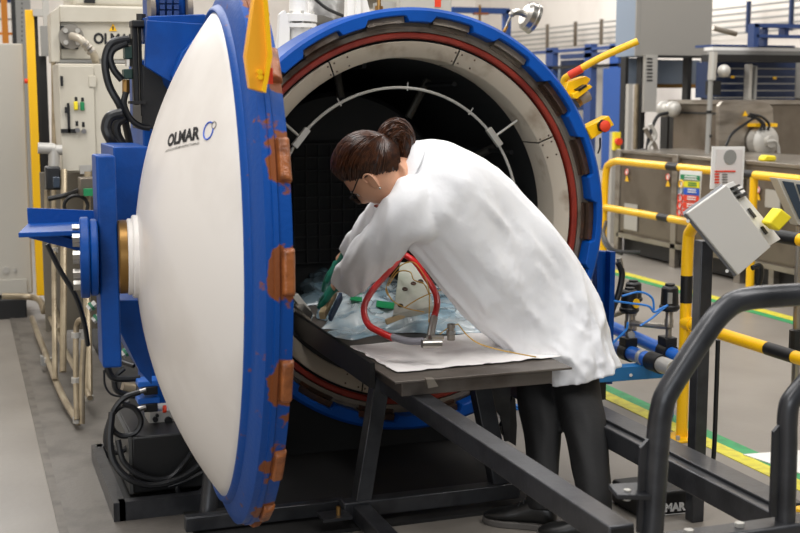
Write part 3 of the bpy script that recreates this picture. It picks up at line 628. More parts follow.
# vertical and floor-level conduits
t = thing('conduit_bundle', 'beige steel conduits rising left of the blue arm', 'pipes', at(70, 425, Z=0))
def cpipe(px, r=.014): obj('conduit', MB().tube(pth(px, k=5), r, 10), M['conduit'], t)
cpipe([(53, 20, 2.4), (54, 120, 2.3), (54, 250, 1.9), (55, 380, 1.25)], .013)
cpipe([(64, 170, 1.7), (63.5, 300, 1.4), (63, 372, 1.25)], .016)
cpipe([(88, 172, 1.6), (86, 260, 1.5), (88, 330, 1.3), (89, 400, 1.05)], .018)
cpipe([(77, 420, .8), (76, 380, .9), (76, 335, 1.0), (78, 322, 1.0), (84, 319, .95)], .013)
cpipe([(82, 424, .8), (82, 380, .85), (84, 340, .9)], .013)
cpipe([(32, 318, 3.2), (48, 360, 1.9), (62, 395, 1.25), (78, 422, .82)], .016)
cpipe([(50, 318, 2.6), (64, 348, 1.8), (80, 378, 1.25), (90, 398, 1.0)], .013)
cpipe([(44, 312, 3.0), (48, 302, 2.8), (54, 306, 2.7), (60, 330, 2.2)], .015)
for x, y, Y in ((77.5, 420, .82), (89, 398, 1.05), (76, 335, 1.0), (54, 250, 1.9), (76, 380, .9), (48, 360, 1.9)):
    p = at(x, y, Y=Y); obj('pipe_collar', MB().cyl(p-V((0, 0, .012)), p+V((0, 0, .012)), .021, n=10), M['silver'], t)
obj('floor_bracket', MB().pxbox(41, 357, 47, 366, 2.0, .06), M['grey_post'], t)
t = thing('pipe_elbow_valve', 'silver pipe elbow with black actuator box below the switch cabinet', 'valve', at(55, 240, Y=1.75))
obj('elbow', MB().tube(pth([(38, 148, 1.8), (48, 148.5, 1.8), (53, 149, 1.8), (54, 156, 1.8), (54, 166, 1.8)]), .028, 12), M['silver'], t)
obj('elbow', MB().tube(pth([(52, 150, 1.8), (62, 150, 1.8)]), .026, 12), M['silver'], t); obj('actuator', MB().pxbox(46, 167, 61, 190, 1.7, .12), M['black_soft'], t, bevel=.008)
obj('actuator_lens', MB().pxbox(53, 177, 60, 188, 1.66, .05), M['glassy'], t, bevel=.004); obj('stem', MB().cyl(at(47, 190, Y=1.75), at(47, 240, Y=1.75), .014, n=10), M['conduit'], t)
obj('crank_lever', MB().tube(pth([(48, 199, 1.6), (66, 195, 1.6), (80, 190, 1.55), (96, 186, 1.5)]), .012, 8), M['black'], t)
obj('handwheel', MB().tube([at(76, 206, Y=1.5)+V((math.cos(a)*.055, 0, math.sin(a)*.05)) for a in [2*PI*i/24 for i in range(24)]], .009, 8, True), M['black'], t)
obj('manifold_block', MB().pxbox(80, 178, 97, 196, 1.45, .1), M['steel_dark'], t, bevel=.004); obj('connector', MB().pxbox(84, 189, 93, 196, 1.40, .04), M['green'], t)
obj('dark_frame_panel', MB().pxbox(43, 172, 99, 330, 2.6, .05), mat('panel_olive_grey', '#6b6457', .6), cat='panel', label='dim olive panel behind the conduits', bevel=.002)

# hydraulic hoses and guide rod left of the hinge
t = thing('guide_rod', 'black vertical guide cylinder with brass and green fittings beside the hinge', 'cylinder', at(142, 108, Y=-.25))
obj('rod', MB().pxbox(133, 20, 138.5, 105, -.22, .05), M['black'], t, bevel=.004); obj('rod', MB().pxbox(139.5, 16, 142.5, 116, -.2, .03), M['black'], t, bevel=.003)
obj('head_block', MB().pxbox(132, 20, 147, 27, -.25, .08), M['black'], t, bevel=.004); obj('top_nut', MB().cyl(at(141, 20, Y=-.2), at(141, 14, Y=-.2), .016, n=8), M['black'], t); obj('foot_block', MB().pxbox(131, 101, 146, 104, -.25, .08), M['black'], t)
obj('valve_body', MB().pxbox(125, 46, 134, 59, -.2, .06), mat('valve_dark_green', '#1f3b34', .5), t, bevel=.004); obj('valve_body', MB().pxbox(124, 69, 133, 79, -.2, .06), mat('valve_dark_green', '#1f3b34', .5), t, bevel=.004)
for x, y in ((129, 42), (129, 63), (126, 83), (126, 90)): obj('fitting', MB().cyl(at(x, y-3.5, Y=-.18), at(x, y+3.5, Y=-.18), .013, n=8), M['brass'] if y > 80 else M['chrome'], t)
hl = ['outermost black hydraulic hose looping over the lettering', 'second black hydraulic hose inside the outermost loop', 'thick black hose loop above the blue arm plate', 'inner thick black hose loop above the blue arm plate', 'black hose dropping from the brass fittings']
hs = [[(129, 39, -.2), (112, 43, -.2), (105, 60, -.2), (109, 85, -.2), (121, 108, -.2), (127, 130, -.15), (131, 150, -.1)],
      [(127, 43, -.2), (114, 49, -.2), (110, 58, -.2), (114, 70, -.2), (122, 80, -.2)],
      [(122, 113, -.25), (110, 117, -.25), (106, 128, -.25), (111, 140, -.25), (119, 150, -.2)],
      [(124, 117, -.2), (116, 124, -.2), (117, 136, -.2), (125, 148, -.2), (128, 152, -.18)],
      [(126, 92, -.2), (124, 104, -.2), (130, 118, -.2), (140, 126, -.2), (150, 128, -.2)]]
for p, lb, r in zip(hs, hl, (.013, .012, .018, .018, .011)): obj('hydraulic_hose', MB().tube(pth(p, k=8), r, 10), M['black_soft'], cat='hose', label=lb, group='hydraulic hoses by the hinge')
obj('arm_cable', MB().tube(pth([(47, 244, -.6), (60, 270, -.6), (75, 295, -.6), (84, 322, -.55), (88, 345, -.5)], k=8), .008, 8), M['black_soft'], cat='cable', label='black cable hanging from the blue cantilever beam')

# hydraulic power unit in its tray
t = thing('hydraulic_power_unit', 'black hydraulic tank standing in a dark steel tray behind the dome', 'tank', at(160, 495, Y=-.2))
z0 = .05
PX0 = at(133, 480, Y=-.32).x
obj('tank', MB().box(PX0, PX0+.42, -.32, .12, .06, at(150, 436, Y=-.32).z), mat('tank_black', '#141414', .45), t, bevel=.006)
obj('end_plate', MB().box(PX0-.012, PX0, -.32, .12, .06, at(150, 436, Y=-.32).z), mat('tank_end_grey', '#4a4a48', .5), t)
xa, xb = at(112, 490, Y=-.4).x, at(232, 490, Y=-.3).x
obj('tray', MB().box(xa+.02, xb, -.43, -.39, .0, .07), D, t); obj('tray', MB().box(xa+.02, xb, .28, .32, .0, .07), D, t); obj('tray', MB().box(xa, xa+.04, -.43, .32, .0, .07), D, t); obj('tray_floor', MB().box(xa+.03, xb, -.4, .3, .003, .02), M['black'], t)
for x, y in ((146, 508), (190, 505)): p = at(x, y, Y=-.34); obj('bolt', MB().cyl(p, p+V((0, 0, .02)), .008, n=6), M['brass'], t)
YB = -.15
mf = thing('valve_manifold', 'silver valve manifold with two blue solenoids on the black tank', 'valve', at(160, 427, Y=YB))
obj('block', MB().pxbox(149, 411, 176, 426, YB, .12), M['silver'], mf, bevel=.004)
for x, y, r in ((155, 419, .01), (168, 420, .014), (157, 415, .006)): p = at(x, y, Y=YB); obj('port', MB().cyl(p, p-V((0, .012, 0)), r, n=12), M['black'], mf)
for y in (381, 398):
    s_ = obj('solenoid', MB().pxbox(138, y, 160, y+6, YB-.02, .08), M['pipeblue'], mf, bevel=.004); obj('plug', MB().pxbox(144, y+6, 158, y+14, YB-.03, .07), M['black'], mf, bevel=.003)
    obj('stem', MB().cyl(at(146, y+9, Y=YB-.03), at(136, y+12, Y=YB-.03), .009, n=8), M['chrome'], mf)
obj('knob', MB().cyl(at(163, 409, Y=YB-.02), at(166, 409, Y=YB-.02), .014, n=10), M['signred'], mf); obj('filter', MB().cyl(at(122, 388, Y=0), at(134, 390, Y=0), .03, n=14), M['conduit'], mf)
hs = [([(106, 364, -.1), (112, 377, -.1), (124, 379, -.1), (140, 378, -.1)], .012, 'thick black hose from the arm foot to the blue solenoids'),
      ([(124, 368, -.05), (115, 377, -.05), (116, 389, -.05), (124, 394, -.05), (135, 396, -.05)], .011, 'black hose bending round the beige filter'),
      ([(104, 370, -.1), (105, 385, -.1), (111, 394, -.1), (122, 397, -.1)], .004, 'thin black wire below the arm foot'),
      ([(140, 392, -.3), (124, 398, -.3), (113, 412, -.3), (112, 428, -.3), (122, 436, -.3), (136, 432, -.3), (141, 420, -.3), (134, 408, -.3), (122, 404, -.3)], .010, 'coiled black cable, front loop on the tank'),
      ([(130, 402, -.25), (116, 410, -.25), (108, 426, -.25), (106, 442, -.25), (112, 452, -.25), (124, 450, -.25), (134, 440, -.25)], .010, 'coiled black cable, left loop hanging over the tray'),
      ([(112, 412, -.32), (110, 440, -.34), (114, 462, -.36), (128, 478, -.38), (150, 485, -.38), (176, 480, -.38), (196, 468, -.36), (210, 452, -.3)], .012, 'longest black hose sagging across the tank front'),
      ([(118, 440, -.34), (124, 462, -.36), (142, 476, -.37), (166, 479, -.37), (182, 466, -.36), (200, 440, -.3)], .010, 'second black hose sagging across the tank front'),
      ([(168, 486, -.37), (186, 480, -.37), (206, 470, -.34)], .011, 'short black hose end lying at the dome edge'),
      ([(178, 480, -.36), (178, 492, -.36), (190, 500, -.36), (206, 486, -.34)], .009, 'black hose loop lowest beside the dome'),
      ([(100, 330, .2), (112, 344, .2), (120, 360, .15), (134, 366, .1)], .009, 'black hose behind the arm column foot')]
for p, r, lb in hs: obj('black_hose', MB().tube(pth(p, k=8), r, 8), M['black_soft'], cat='hose', label=lb, group='hoses around the hydraulic tank')
for x, y, Y, lb in ((92, 306, .1, 'green capped fitting just under the hub flange, left of the arm column'), (97, 318, .1, 'green capped fitting lower down, touching the arm column edge'), (126, 352, 0, 'lowest green capped fitting right of the arm column'), (130, 340, 0, 'green capped fitting nearest to the white dome'), (122, 335, .1, 'topmost green capped fitting right of the arm column')):
    t = thing('hose_fitting', lb, 'fitting', at(x, y+4, Y=Y), 'green capped fittings under the hub')
    a, b_ = at(x-4, y+3, Y=Y), at(x+4, y-3, Y=Y); obj('body', MB().cyl(a, b_, .014, n=8), M['silver'], t); obj('cap', MB().cyl(a.lerp(b_, .3), a.lerp(b_, .6), .018, n=8), mat('cap_green', '#2a6b4f', .5), t)
obj('floor_tube', MB().tube([at(206, 533, Y=-.55), at(212, 470, Y=-.5), at(212, 440, Y=-.5)], .03, 12), M['darkframe'], cat='post', label='dark round post under the lower edge of the dome')

# ------------------------------------------------------------------ right side of the hall
# yellow and black tube fences
def railing(name, label, segs, X):
    pass
t = thing('safety_railing', 'yellow and black tube railing beside the grey control box', 'railing', (1.14, -.18, 0))
XR = 1.14
obj('post', MB().tube(smooth([(XR, -.18, 0), (XR, -.18, .45), (XR, -.18, .82), (XR, -.20, .89), (XR, -.26, .925), (XR, -.34, .93)], 6), .0245, 16), M['yellow'], t)
obj('post_band', MB().cyl((XR, -.18, .585), (XR, -.18, .70), .0255, n=16), M['black'], t)
obj('base_plate', MB().box(XR-.07, XR+.07, -.25, -.11, .0, .010), M['yellow'], t, bevel=.002)
for dx, dy in ((-.05, -.05), (.05, -.05), (.05, .05), (-.05, .05)): obj('anchor_bolt', MB().cyl((XR+dx, -.18+dy, .01), (XR+dx, -.18+dy, .028), .009, n=6), M['silver'], t)
def rail(z, y0, y1, r=.0245, first=True, seg=.42, blk=.14):
    y = y0; k = first
    while y > y1:
        e = max(y-(seg if k else blk), y1); obj('rail', MB().cyl((XR, y, z), (XR, e, z), r if k else r+.0008, n=16), M['yellow'] if k else M['black'], t); y = e; k = not k
rail(.93, -.34, -2.4); rail(.5, -.18, -2.4, seg=.56, blk=.16)
obj('weld_collar', MB().cyl((XR, -.18, .5), (XR, -.235, .5), .03, n=16), M['yellow'], t)
obj('post', MB().cyl((XR, -1.12, 0), (XR, -1.12, .93), .0235, n=16), M['yellow'], t)
XR = 3.42
t = thing('machine_railing', 'yellow and black railing in front of the stainless machines', 'railing', (XR, 4.5, 0))
obj('post', MB().tube(smooth([(XR, 4.62, 0), (XR, 4.62, .5), (XR, 4.60, .80), (XR, 4.54, .87), (XR, 4.42, .90)], 6), .03, 14), M['yellow'], t)
rail(.90, 4.42, -1.0, .03, seg=.78, blk=.16); rail(.50, 4.6, -1.0, .03, seg=.85, blk=.16)
for y in (2.55, .6): obj('post', MB().cyl((XR, y, 0), (XR, y, .9), .028, n=14), M['yellow'], t)

XS = 3.95
t = thing('stainless_machine', 'long stainless steel machine body behind the railing at mid right', 'machine', (XS+.4, 3, 0))
def sside(name, px, m, d=.02, X=XS, par=None, **k): return obj(name, MB().pxside(*px, X, d), m, par or t, **k)
ya, yb = at(620, 200, X=XS).y, at(800, 200, X=XS).y-1.0
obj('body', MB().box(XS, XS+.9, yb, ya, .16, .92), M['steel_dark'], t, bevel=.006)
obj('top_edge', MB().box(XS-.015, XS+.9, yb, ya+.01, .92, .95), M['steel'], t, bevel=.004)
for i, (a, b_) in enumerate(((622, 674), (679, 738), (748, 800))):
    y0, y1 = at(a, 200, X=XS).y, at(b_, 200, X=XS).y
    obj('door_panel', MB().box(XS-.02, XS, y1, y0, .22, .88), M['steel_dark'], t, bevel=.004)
for a in (619, 676, 742): y0 = at(a, 200, X=XS).y; obj('frame_post', MB().box(XS-.03, XS+.02, y0-.05, y0+.03, .0, .95), M['steel'], t, bevel=.003)
obj('foot_rail', MB().box(XS-.03, XS+.02, yb, ya, .16, .20), M['steel'], t)
def px_at_x(x0, y0, x1, y1, nm, m, d=.006, off=.026, par=None, **k): return obj(nm, MB().pxside(x0, y0, x1, y1, XS-off-d, d), m, par or t, **k)
px_at_x(624, 204, 637, 230, 'vent_panel', M['silver']); px_at_x(765, 190, 780, 208, 'vent_panel', M['silver'])
for x, y in ((627, 172), (668, 177), (758, 190)): 
    p = at(x, y, X=XS-.03); q = obj('warning_round', MB().cyl(p, p-V((.003, 0, 0)), .028, n=16), M['white'], t)
    obj('warning_ring', MB().tube([p+V((-.004, math.cos(a)*.024, math.sin(a)*.024)) for a in [2*PI*i/16 for i in range(16)]], .004, 5, True), M['signred'], q)
    p = at(x, y+7, X=XS-.03); obj('warning_triangle', MB().prism([p+V((0, .03, -.02)), p+V((0, -.03, -.02)), p+V((0, 0, .035))], (-.004, 0, 0)), M['yellow'], t)
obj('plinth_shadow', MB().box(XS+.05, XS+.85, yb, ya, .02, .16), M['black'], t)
for y in (4.0, 3.0, 2.0): obj('machine_foot', MB().box(XS, XS+.06, y, y+.06, 0, .16), M['steel'], t)
for k, (pp, lb) in enumerate((([(606, 222, 4.3), (604, 235, 4.0), (614, 250, 3.8), (640, 252, 3.7)], 'dark cable lying left of the stainless machine'), ([(600, 228, 4.6), (606, 246, 4.4), (622, 254, 4.2)], 'dark cable loop on the floor behind the blue ring'))):
    obj('floor_cable', MB().tube(pth(pp), .014, 6), M['black_soft'], cat='cable', label=lb)

# second machine with motor, standing behind on top
XM = 4.5; t = thing('mixer_machine', 'stainless machine with round motor and black cables', 'machine', at(730, 180, X=XM))
obj('drum_body', MB().pxside(672, 103, 720, 172, XM+.1, 1.0), M['steel_dark'], t, bevel=.02)
obj('top_lip', MB().pxside(668, 100, 722, 104, XM+.08, 1.0), M['steel'], t); obj('band', MB().pxside(672, 112, 720, 114, XM+.09, .02), M['black'], t); obj('band', MB().pxside(672, 152, 720, 154, XM+.09, .02), M['black'], t)
fp = [(719, 175), (719, 106), (723, 101.5), (768, 102), (773, 108), (774, 130), (777, 134), (776, 150), (768, 155), (766, 175)]
YE = at(720, 140, X=XM).y
b = MB().prism([at(x, y, Y=YE) for x, y in fp], (0, .05, 0)); obj('end_plate', b, M['steel'], t, bevel=.004)
mc = at(759, 141, Y=YE-.02)
obj('motor', MB().lathe(mc, -YA, [(0, 0), (.13, 0), (.13, .10), (.10, .13), (.05, .14), (.05, .18), (0, .18)], 28), M['silver'], t)
obj('terminal_box', MB().obox(mc+V((0, -.04, .14)), (.11, 0, 0), (0, .06, 0), (0, 0, .015)), M['yellow'], t)
for k, pp in enumerate(([(726, 146), (732, 134), (745, 124), (756, 118), (764, 124), (764, 130)], [(748, 116), (756, 118), (762, 124), (760, 130)], [(750, 114), (762, 117), (769, 124), (768, 130)])):
    obj('motor_cable', MB().tube(pth(pp, Y=YE-.15), .012, 6), M['black_soft'], t)
obj('power_cable', MB().tube(pth([(766, 142), (776, 142), (779, 155), (779, 176)], Y=YE-.2), .014, 8), M['silver'], t); p = at(745, 115, Y=YE-.01); obj('warning_triangle', MB().prism([at(742.5, 116, Y=YE-.01), at(748, 116, Y=YE-.01), at(745, 111, Y=YE-.01)], (0, -.005, 0)), M['yellow'], t)
for x in (664, 673): obj('lamp_dome', MB().sph(at(x, 109, X=XM), .075, 14, 8), M['silver'], t)
obj('dark_legs', MB().pxside(660, 114, 667, 162, XM+.2, .1), M['black'], t); obj('dark_legs', MB().pxside(669, 112, 673, 160, XM+.1, .1), M['black'], t)
sc0 = at(770, 178, X=4.02); sc0.z = .951
obj('hand_scanner', MB().prism([sc0+V((a, 0, b)) for a, b in ((-.06, 0), (-.055, .03), (-.03, .045), (.045, .04), (.055, .02), (.05, 0))], (0, .08, 0)), M['lime'], cat='tool', label='small yellow hand tool lying on the stainless machine', bevel=.01)

# oven cabinet on slim black legs
t = thing('oven_cabinet', 'tall grey oven cabinet raised on black legs at the upper right', 'cabinet', at(665, 160, Y=6.6))
YO = 6.6
obj('cabinet_front', MB().pxbox(637, -60, 713, 56.5, YO, .03), mat('oven_grey', '#8f8c86', .5), t, bevel=.006)
xo = at(637, 0, Y=YO).x
yo2 = YO+.9
zt_, zb_ = at(675, -60, Y=YO).z, at(675, 56.5, Y=YO).z
obj('cabinet_side', MB().box(xo, at(712, 0, Y=YO).x, YO+.02, YO+.42, zb_, zt_), M['grey_blue'], t, bevel=.004)  # bluish shade of the side face is put into its colour
obj('panel_seam', MB().pxbox(641, -60, 641.6, 56, YO-.004, .006), M['grey_post'], t); obj('bottom_trim', MB().pxbox(648, 55.5, 713, 58, YO-.01, .04), M['black'], t)
for a, b_ in ((624, 627), (640, 644.5), (686, 690), (705, 709)): obj('leg', MB().pxbox(a, 57, b_, 200, YO+.05, .1), M['black'], t)
lv = obj('louver_panel', MB().pxbox(645, 55, 657, 112, YO-.05, .05), M['silver'], t)
for k in range(7): obj('louver_slot', MB().pxbox(647, 58+k*3.6, 652.5, 59.6+k*3.6, YO-.055, .01), M['black'], lv)
obj('inner_panel', MB().pxbox(656, 60, 700, 84, YO+.4, .04), M['grey_blue'], t); obj('inner_panel', MB().pxbox(627, 58, 640, 84, YO+.3, .04), M['grey_blue'], t)
obj('chain_bar', MB().pxbox(656, 84, 702, 88, YO+.35, .05), M['brass'], t); obj('white_conduit', MB().pxbox(628, 84, 632, 160, YO-.2, .06), M['silver'], t); obj('wood_strip', MB().pxbox(636, 84, 640, 160, YO+.1, .05), M['conduit'], t)
t = thing('cable_cluster', 'tangle of dark pipes and valves under the oven cabinet', 'pipes', at(652, 165, Y=5.2))
for k, pp in enumerate(([(646, 162), (648, 142), (652, 128), (658, 116), (668, 113)], [(650, 165), (656, 150), (650, 138), (645, 128)], [(642, 150), (650, 156), (658, 162), (660, 150)], [(655, 160), (648, 148), (655, 136), (650, 124)])): obj('pipe', MB().tube(pth(pp, Y=5.2), .022 if k else .016, 8), (M['black_soft'], M['steel'], M['black'], M['silver'])[k], t)
t = thing('grey_mast', 'slim grey mast with ball joint beside the oven cabinet', 'post', at(711, 200, Y=4.4))
obj('mast', MB().cyl(at(705, 200, Y=4.4), at(712, 60, Y=4.4), .022, n=12), M['grey_post'], t); obj('upper_sleeve', MB().cyl(at(711.5, 80, Y=4.4), at(713.5, 52, Y=4.4), .035, n=12), M['silver'], t)
obj('ball', MB().sph(at(724, 71, Y=4.4), .055, 14, 8), M['silver'], t); obj('clamp', MB().pxbox(712, 81, 721, 95, 4.38, .1), M['black'], t); obj('arm', MB().cyl(at(713, 28, Y=4.4), at(736, 34, Y=4.4), .022, n=12), M['steel'], t)
for y in (112, 136): p = at(709, y, Y=4.4); obj('tie', MB().cyl(p-V((0, 0, .012)), p+V((0, 0, .012)), .025, n=12), M['black'], t)

# safety board and framed sheet
t = thing('safety_sign', 'multi-coloured safety notice board hanging on the machine railing', 'sign', at(690, 212, X=3.36))
XB = 3.36
def sg(x0, y0, x1, y1, nm, m, off=0., par=None): return obj(nm, MB().prism([at(x0, y0, X=XB-off), at(x1, y0+(x1-x0)*.08, X=XB-off), at(x1, y1+(x1-x0)*.08, X=XB-off), at(x0, y1, X=XB-off)], (-.006 if off else .006, 0, 0)), m, par or t)
obj('board', MB().prism([at(680, 170, X=XB), at(701.5, 171.5, X=XB), at(698.5, 216.5, X=XB), at(676.5, 214.5, X=XB)], (.006, 0, 0)), M['white'], t)
rows = [(174.3, 179.3, 'green', 'EXIT'), (180.8, 187, 'signyellow', ''), (187.5, 194.3, 'signblue', ''), (194.8, 201.2, 'signred', ''), (202, 208, 'signred', ''), (209, 215, 'signred', '')]
for k, (y0, y1, m, tx) in enumerate(rows):
    x0 = (681 if k == 0 else 685-.4*k); bnd = sg(x0, y0, 700-.35*k, y1, 'colour_band', M[m], .004)
    for j in range(2): sg(x0+4, y0+1.4+j*2.3, 697-.35*k, y0+2.5+j*2.3, 'print_line', M['white'] if m != 'signyellow' else M['green'], .010, bnd)
    if k:
        p = at(682-.5*k, (y0+y1)/2, X=XB-.004)
        obj('pictogram', MB().tube([p+V((-.004, math.cos(a)*.028, math.sin(a)*.028)) for a in [2*PI*i/14 for i in range(14)]], .006, 5, True), M['signred'] if k > 2 else M['grey_blue'] if k == 2 else M['yellow'], t)
t = thing('framed_notice', 'white framed notice with red lines on a post behind the control box', 'sign', at(727, 195, Y=1.2))
def fr(x0, y0, x1, y1, nm, m, off=0., par=None): return obj(nm, MB().prism([at(x, y, Y=1.2-off) for x, y in ((x0, y0), (x1, y0), (x1-(y1-y0)*.05, y1), (x0-(y1-y0)*.05, y1))], (0, -.006 if off else .012, 0)), m, par or t)
fr(713, 146.5, 745, 189, 'frame', M['white']); sh = fr(716, 149.5, 742, 186, 'sheet', mat('notice_paper', '#d9d3cf', .6), .003)
obj('photo_disc', MB().lathe(at(730, 157, Y=1.19), -YA, [(0, .004), (.040, .004), (.041, 0)], 20), M['grey_post'], sh)
for k in range(5): fr(714.6, 170.5+k*2.8, 718.8 if k else 735, 172+k*2.8, 'print_line', M['signred'], .009, sh)
for k in range(4): fr(722, 174+k*2.6, 727, 175+k*2.6, 'print_line', M['grey_text'], .009, sh)
obj('post', MB().cyl(at(712, 195, Y=1.28), V((at(712, 195, Y=1.28).x, 1.28, 0)), .012, n=10), M['black'], t)

# wall racks, navy structures and rails far behind
def bxp(nm, lb, ct, x0, y0, x1, y1, Y, d, m, **k): return obj(nm, MB().pxbox(x0, y0, x1, y1, Y, d), m, cat=ct, label=lb, **k)
t = thing('blue_portal', 'blue steel portal frame on the wall above the vessel ring', 'frame', at(480, 40, Y=9))
obj('beam', MB().pxbox(452, 7.5, 510, 13, 9, .12), M['midblue'], t); obj('post', MB().pxbox(505, 10, 510, 224, 9, .12), M['midblue'], t); obj('hook', MB().pxbox(476, 12.5, 489, 14.5, 8.95, .1), M['rust'], t); obj('hook_rod', MB().pxbox(479.5, 5, 481, 22, 8.98, .03), M['brass'], t)
XW = 8.0
t = thing('wall_cable_rails', 'thin parallel rails with upright brackets along the white wall', 'rails', (XW, 10, 2))
yA, yB = at(515, 27, X=XW).y, at(800, 5, X=XW).y-1
for k, py in enumerate((27, 32, 37, 42, 47)):
    z = at(560, py, X=XW).z; obj('rail', MB().cyl((XW, yA+2, z), (XW, yB, z), .014, n=6), M['grey_post'], t)
for px, py in ((547, 36), (575, 34), (601, 32), (748, 17), (791, 14)):
    p = at(px, py, X=XW-.03); obj('upright', MB().box(XW-.05, XW, p.y-.018, p.y+.018, p.z-.2, p.z+.2), M['navy2'] if px > 700 else M['steel_dark'], t)
t = thing('navy_rack', 'long navy steel rack row with blue posts behind the yellow lever', 'rack', (7.2, 12, 0))
XN = 7.2
def ns(nm, x0, y0, x1, y1, m, X=XN, d=.1): return obj(nm, MB().pxside(x0, y0, x1, y1, X, d), m, t)
ns('top_beam', 532, 47.5, 640, 50.5, M['navy']); ns('dark_rail', 560, 52, 640, 57, M['navy2']); ns('post', 545, 48, 552, 150, M['navy']); ns('post', 583, 44, 590, 190, M['navy']); ns('post', 608, 44, 617, 190, M['midblue']) ; ns('beam', 540, 65, 620, 68, M['black'])
ns('back_panel', 560, 60, 583, 110, M['navy2'], XN+.3); ns('door_panel', 602, 68, 622, 170, M['midblue'], XN-.1); ns('back_panel', 590, 66, 602, 170, M['silver'], XN+.4); ns('back_panel', 545, 66, 560, 110, M['grey_blue'], XN+.4)
t = thing('navy_press', 'dark navy press frame with light cross bars at the right edge', 'machine', at(770, 200, Y=5.6))
def nb(nm, x0, y0, x1, y1, m, Y=5.6, d=.08): return obj(nm, MB().pxbox(x0, y0, x1, y1, Y, d), m, t)
nb('back_panel', 713, 62, 795, 98, M['navy2'], 5.8, .3); nb('back_panel', 716, 98, 800, 106, M['navy'], 5.9, .2)
for y in (68, 76, 83, 90, 97): nb('cross_bar', 716, y, 800, y+1.2, M['grey_post'], 5.7, .04)
nb('chain', 749, 64, 752, 100, M['silver'], 5.6); nb('chain', 755, 66, 757, 100, M['grey_post'], 5.6); nb('white_beam', 713, 47, 830, 51, M['white'], 5.5, .15); nb('black_beam', 713, 55, 830, 62, M['black'], 5.45, .2); nb('grey_beam', 713, 51, 830, 55, M['grey_post'], 5.5, .1)
nb('blue_sill', 713, 45, 795, 47.5, M['navy'], 5.5, .3)
nb('upper_frame', 755, 24, 830, 28, M['navy'], 5.3, .1); nb('upper_frame', 757, 35, 830, 38, M['navy'], 5.3, .1); nb('upper_post', 754, 24, 759, 47, M['navy'], 5.3, .1); nb('upper_post', 764, 28, 768, 46, M['navy'], 5.35, .1); nb('upper_post', 785, 27, 789, 36, M['navy'], 5.35, .1)
nb('post', 775, 106, 781, 230, M['navy'], 5.7); nb('post', 793, 60, 800, 230, M['grey_post'], 5.9); nb('cross_beam', 781, 130, 830, 136, M['navy2'], 5.6); nb('cross_beam', 781, 148, 830, 162, M['navy'], 5.7); nb('post', 786, 106, 790, 150, M['midblue'], 5.65); nb('cross_beam', 781, 111, 800, 114, M['black'], 5.7)
for x, y in ((732, 77), (774, 78)): nb('yellow_tag', x, y-1.2, x+2.6, y+1.2, M['yellow'], 5.68, .02)
t = thing('stop_station', 'small yellow station with red button on a post below the racks', 'button', at(617, 150, Y=6.0))
obj('plate', MB().pxbox(614.5, 132, 620.5, 150, 6.0, .05), M['lime'], t); p = at(617.5, 141.5, Y=6); obj('button', MB().cyl(p, p-V((0, .04, 0)), .035, n=12), M['signred'], t)
obj('post', MB().box(at(612, 160, Y=6.05).x, at(620, 160, Y=6.05).x, 6.05, 6.11, 0, at(616, 132, Y=6.05).z), M['silver'], t)

# control box on its dark post
YC = -1.17
t = thing('control_box', 'tilted light grey control box on a dark post', 'control box', at(697, 520, Z=0))
f4 = [at(685, 213, Y=YC), at(724.5, 184.5, Y=YC), at(769, 246.5, Y=YC), at(736, 275, Y=YC)]
ed = (f4[1]-f4[0]).normalized(); nb_ = (f4[2]-f4[1]).cross(f4[0]-f4[1]).normalized()
if nb_.y < 0: nb_ = -nb_
dep = nb_*.045+ed*.028
lay = lambda k: [p+dep*k for p in f4]
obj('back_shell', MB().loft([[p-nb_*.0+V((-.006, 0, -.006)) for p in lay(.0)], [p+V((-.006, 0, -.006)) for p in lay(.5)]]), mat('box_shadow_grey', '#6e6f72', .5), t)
obj('front_cover', MB().prism(f4, -nb_*.012), mat('box_grey', '#d0cdc7', .42), t, bevel=.003)
s0, s1, s2, s3 = f4[1], f4[2], at(781, 239, Y=YC+.06), at(733.5, 181, Y=YC+.06)
dn = (s1-s0).cross(s3-s0).normalized(); dn = -dn if dn.dot(CF) < 0 else dn
sp = obj('side_panel', MB().prism([s0+dn*.004, s1+dn*.004, s2, s3], dn*.05), mat('box_grey_side', '#d6d4ce', .42), t, bevel=.002)
def on_side(u, v): return s0.lerp(s1, u).lerp(s3.lerp(s2, u), v)
def sidebox(u0, u1, v0, v1, h, nm, m): 
    return obj(nm, MB().prism([on_side(u0, v0), on_side(u1, v0), on_side(u1, v1), on_side(u0, v1)], -dn*h), m, sp)
for u in (.07, .14, .21): sidebox(u, u+.04, .2, .9, .012, 'rocker_switch', M['black'])
sidebox(.16, .20, .45, .85, .014, 'rocker_switch', M['white']); sidebox(.10, .13, .5, .9, .014, 'rocker_switch', M['white'])
sidebox(.42, .57, .35, .55, .003, 'slot', M['black']); sidebox(.72, .84, .3, .5, .003, 'slot', M['black'])
for x, y in ((688, 221), (727, 271)): obj('corner_screw', MB().cyl(at(x, y, Y=YC-.005), at(x, y, Y=YC+.02), .006, n=8), M['silver'], t)
PX = at(704, 270, Y=YC+.06)
ptop = at(709, 240, Y=YC+.10); pbot = at(694.5, 512, Y=YC+.10)
obj('post', MB().beam((pbot.x, YC+.10, .0), (pbot.x+.0, YC+.10, ptop.z), .046, .046, up=(0, 1, 0)), M['darkframe'], t, bevel=.003)
obj('gooseneck', MB().tube(pth([(752, 268, YC+.02), (760, 266, YC+.02), (761, 276, YC+.03), (757, 290, YC+.05), (752, 300, YC+.06)]), .009, 8), M['black_soft'], t)
obj('cable_tube', MB().tube(pth([(718, 340, YC+.1), (716, 400, YC+.1), (713, 462, YC+.1), (706, 466, YC+.1)]), .008, 8), M['black'], t)
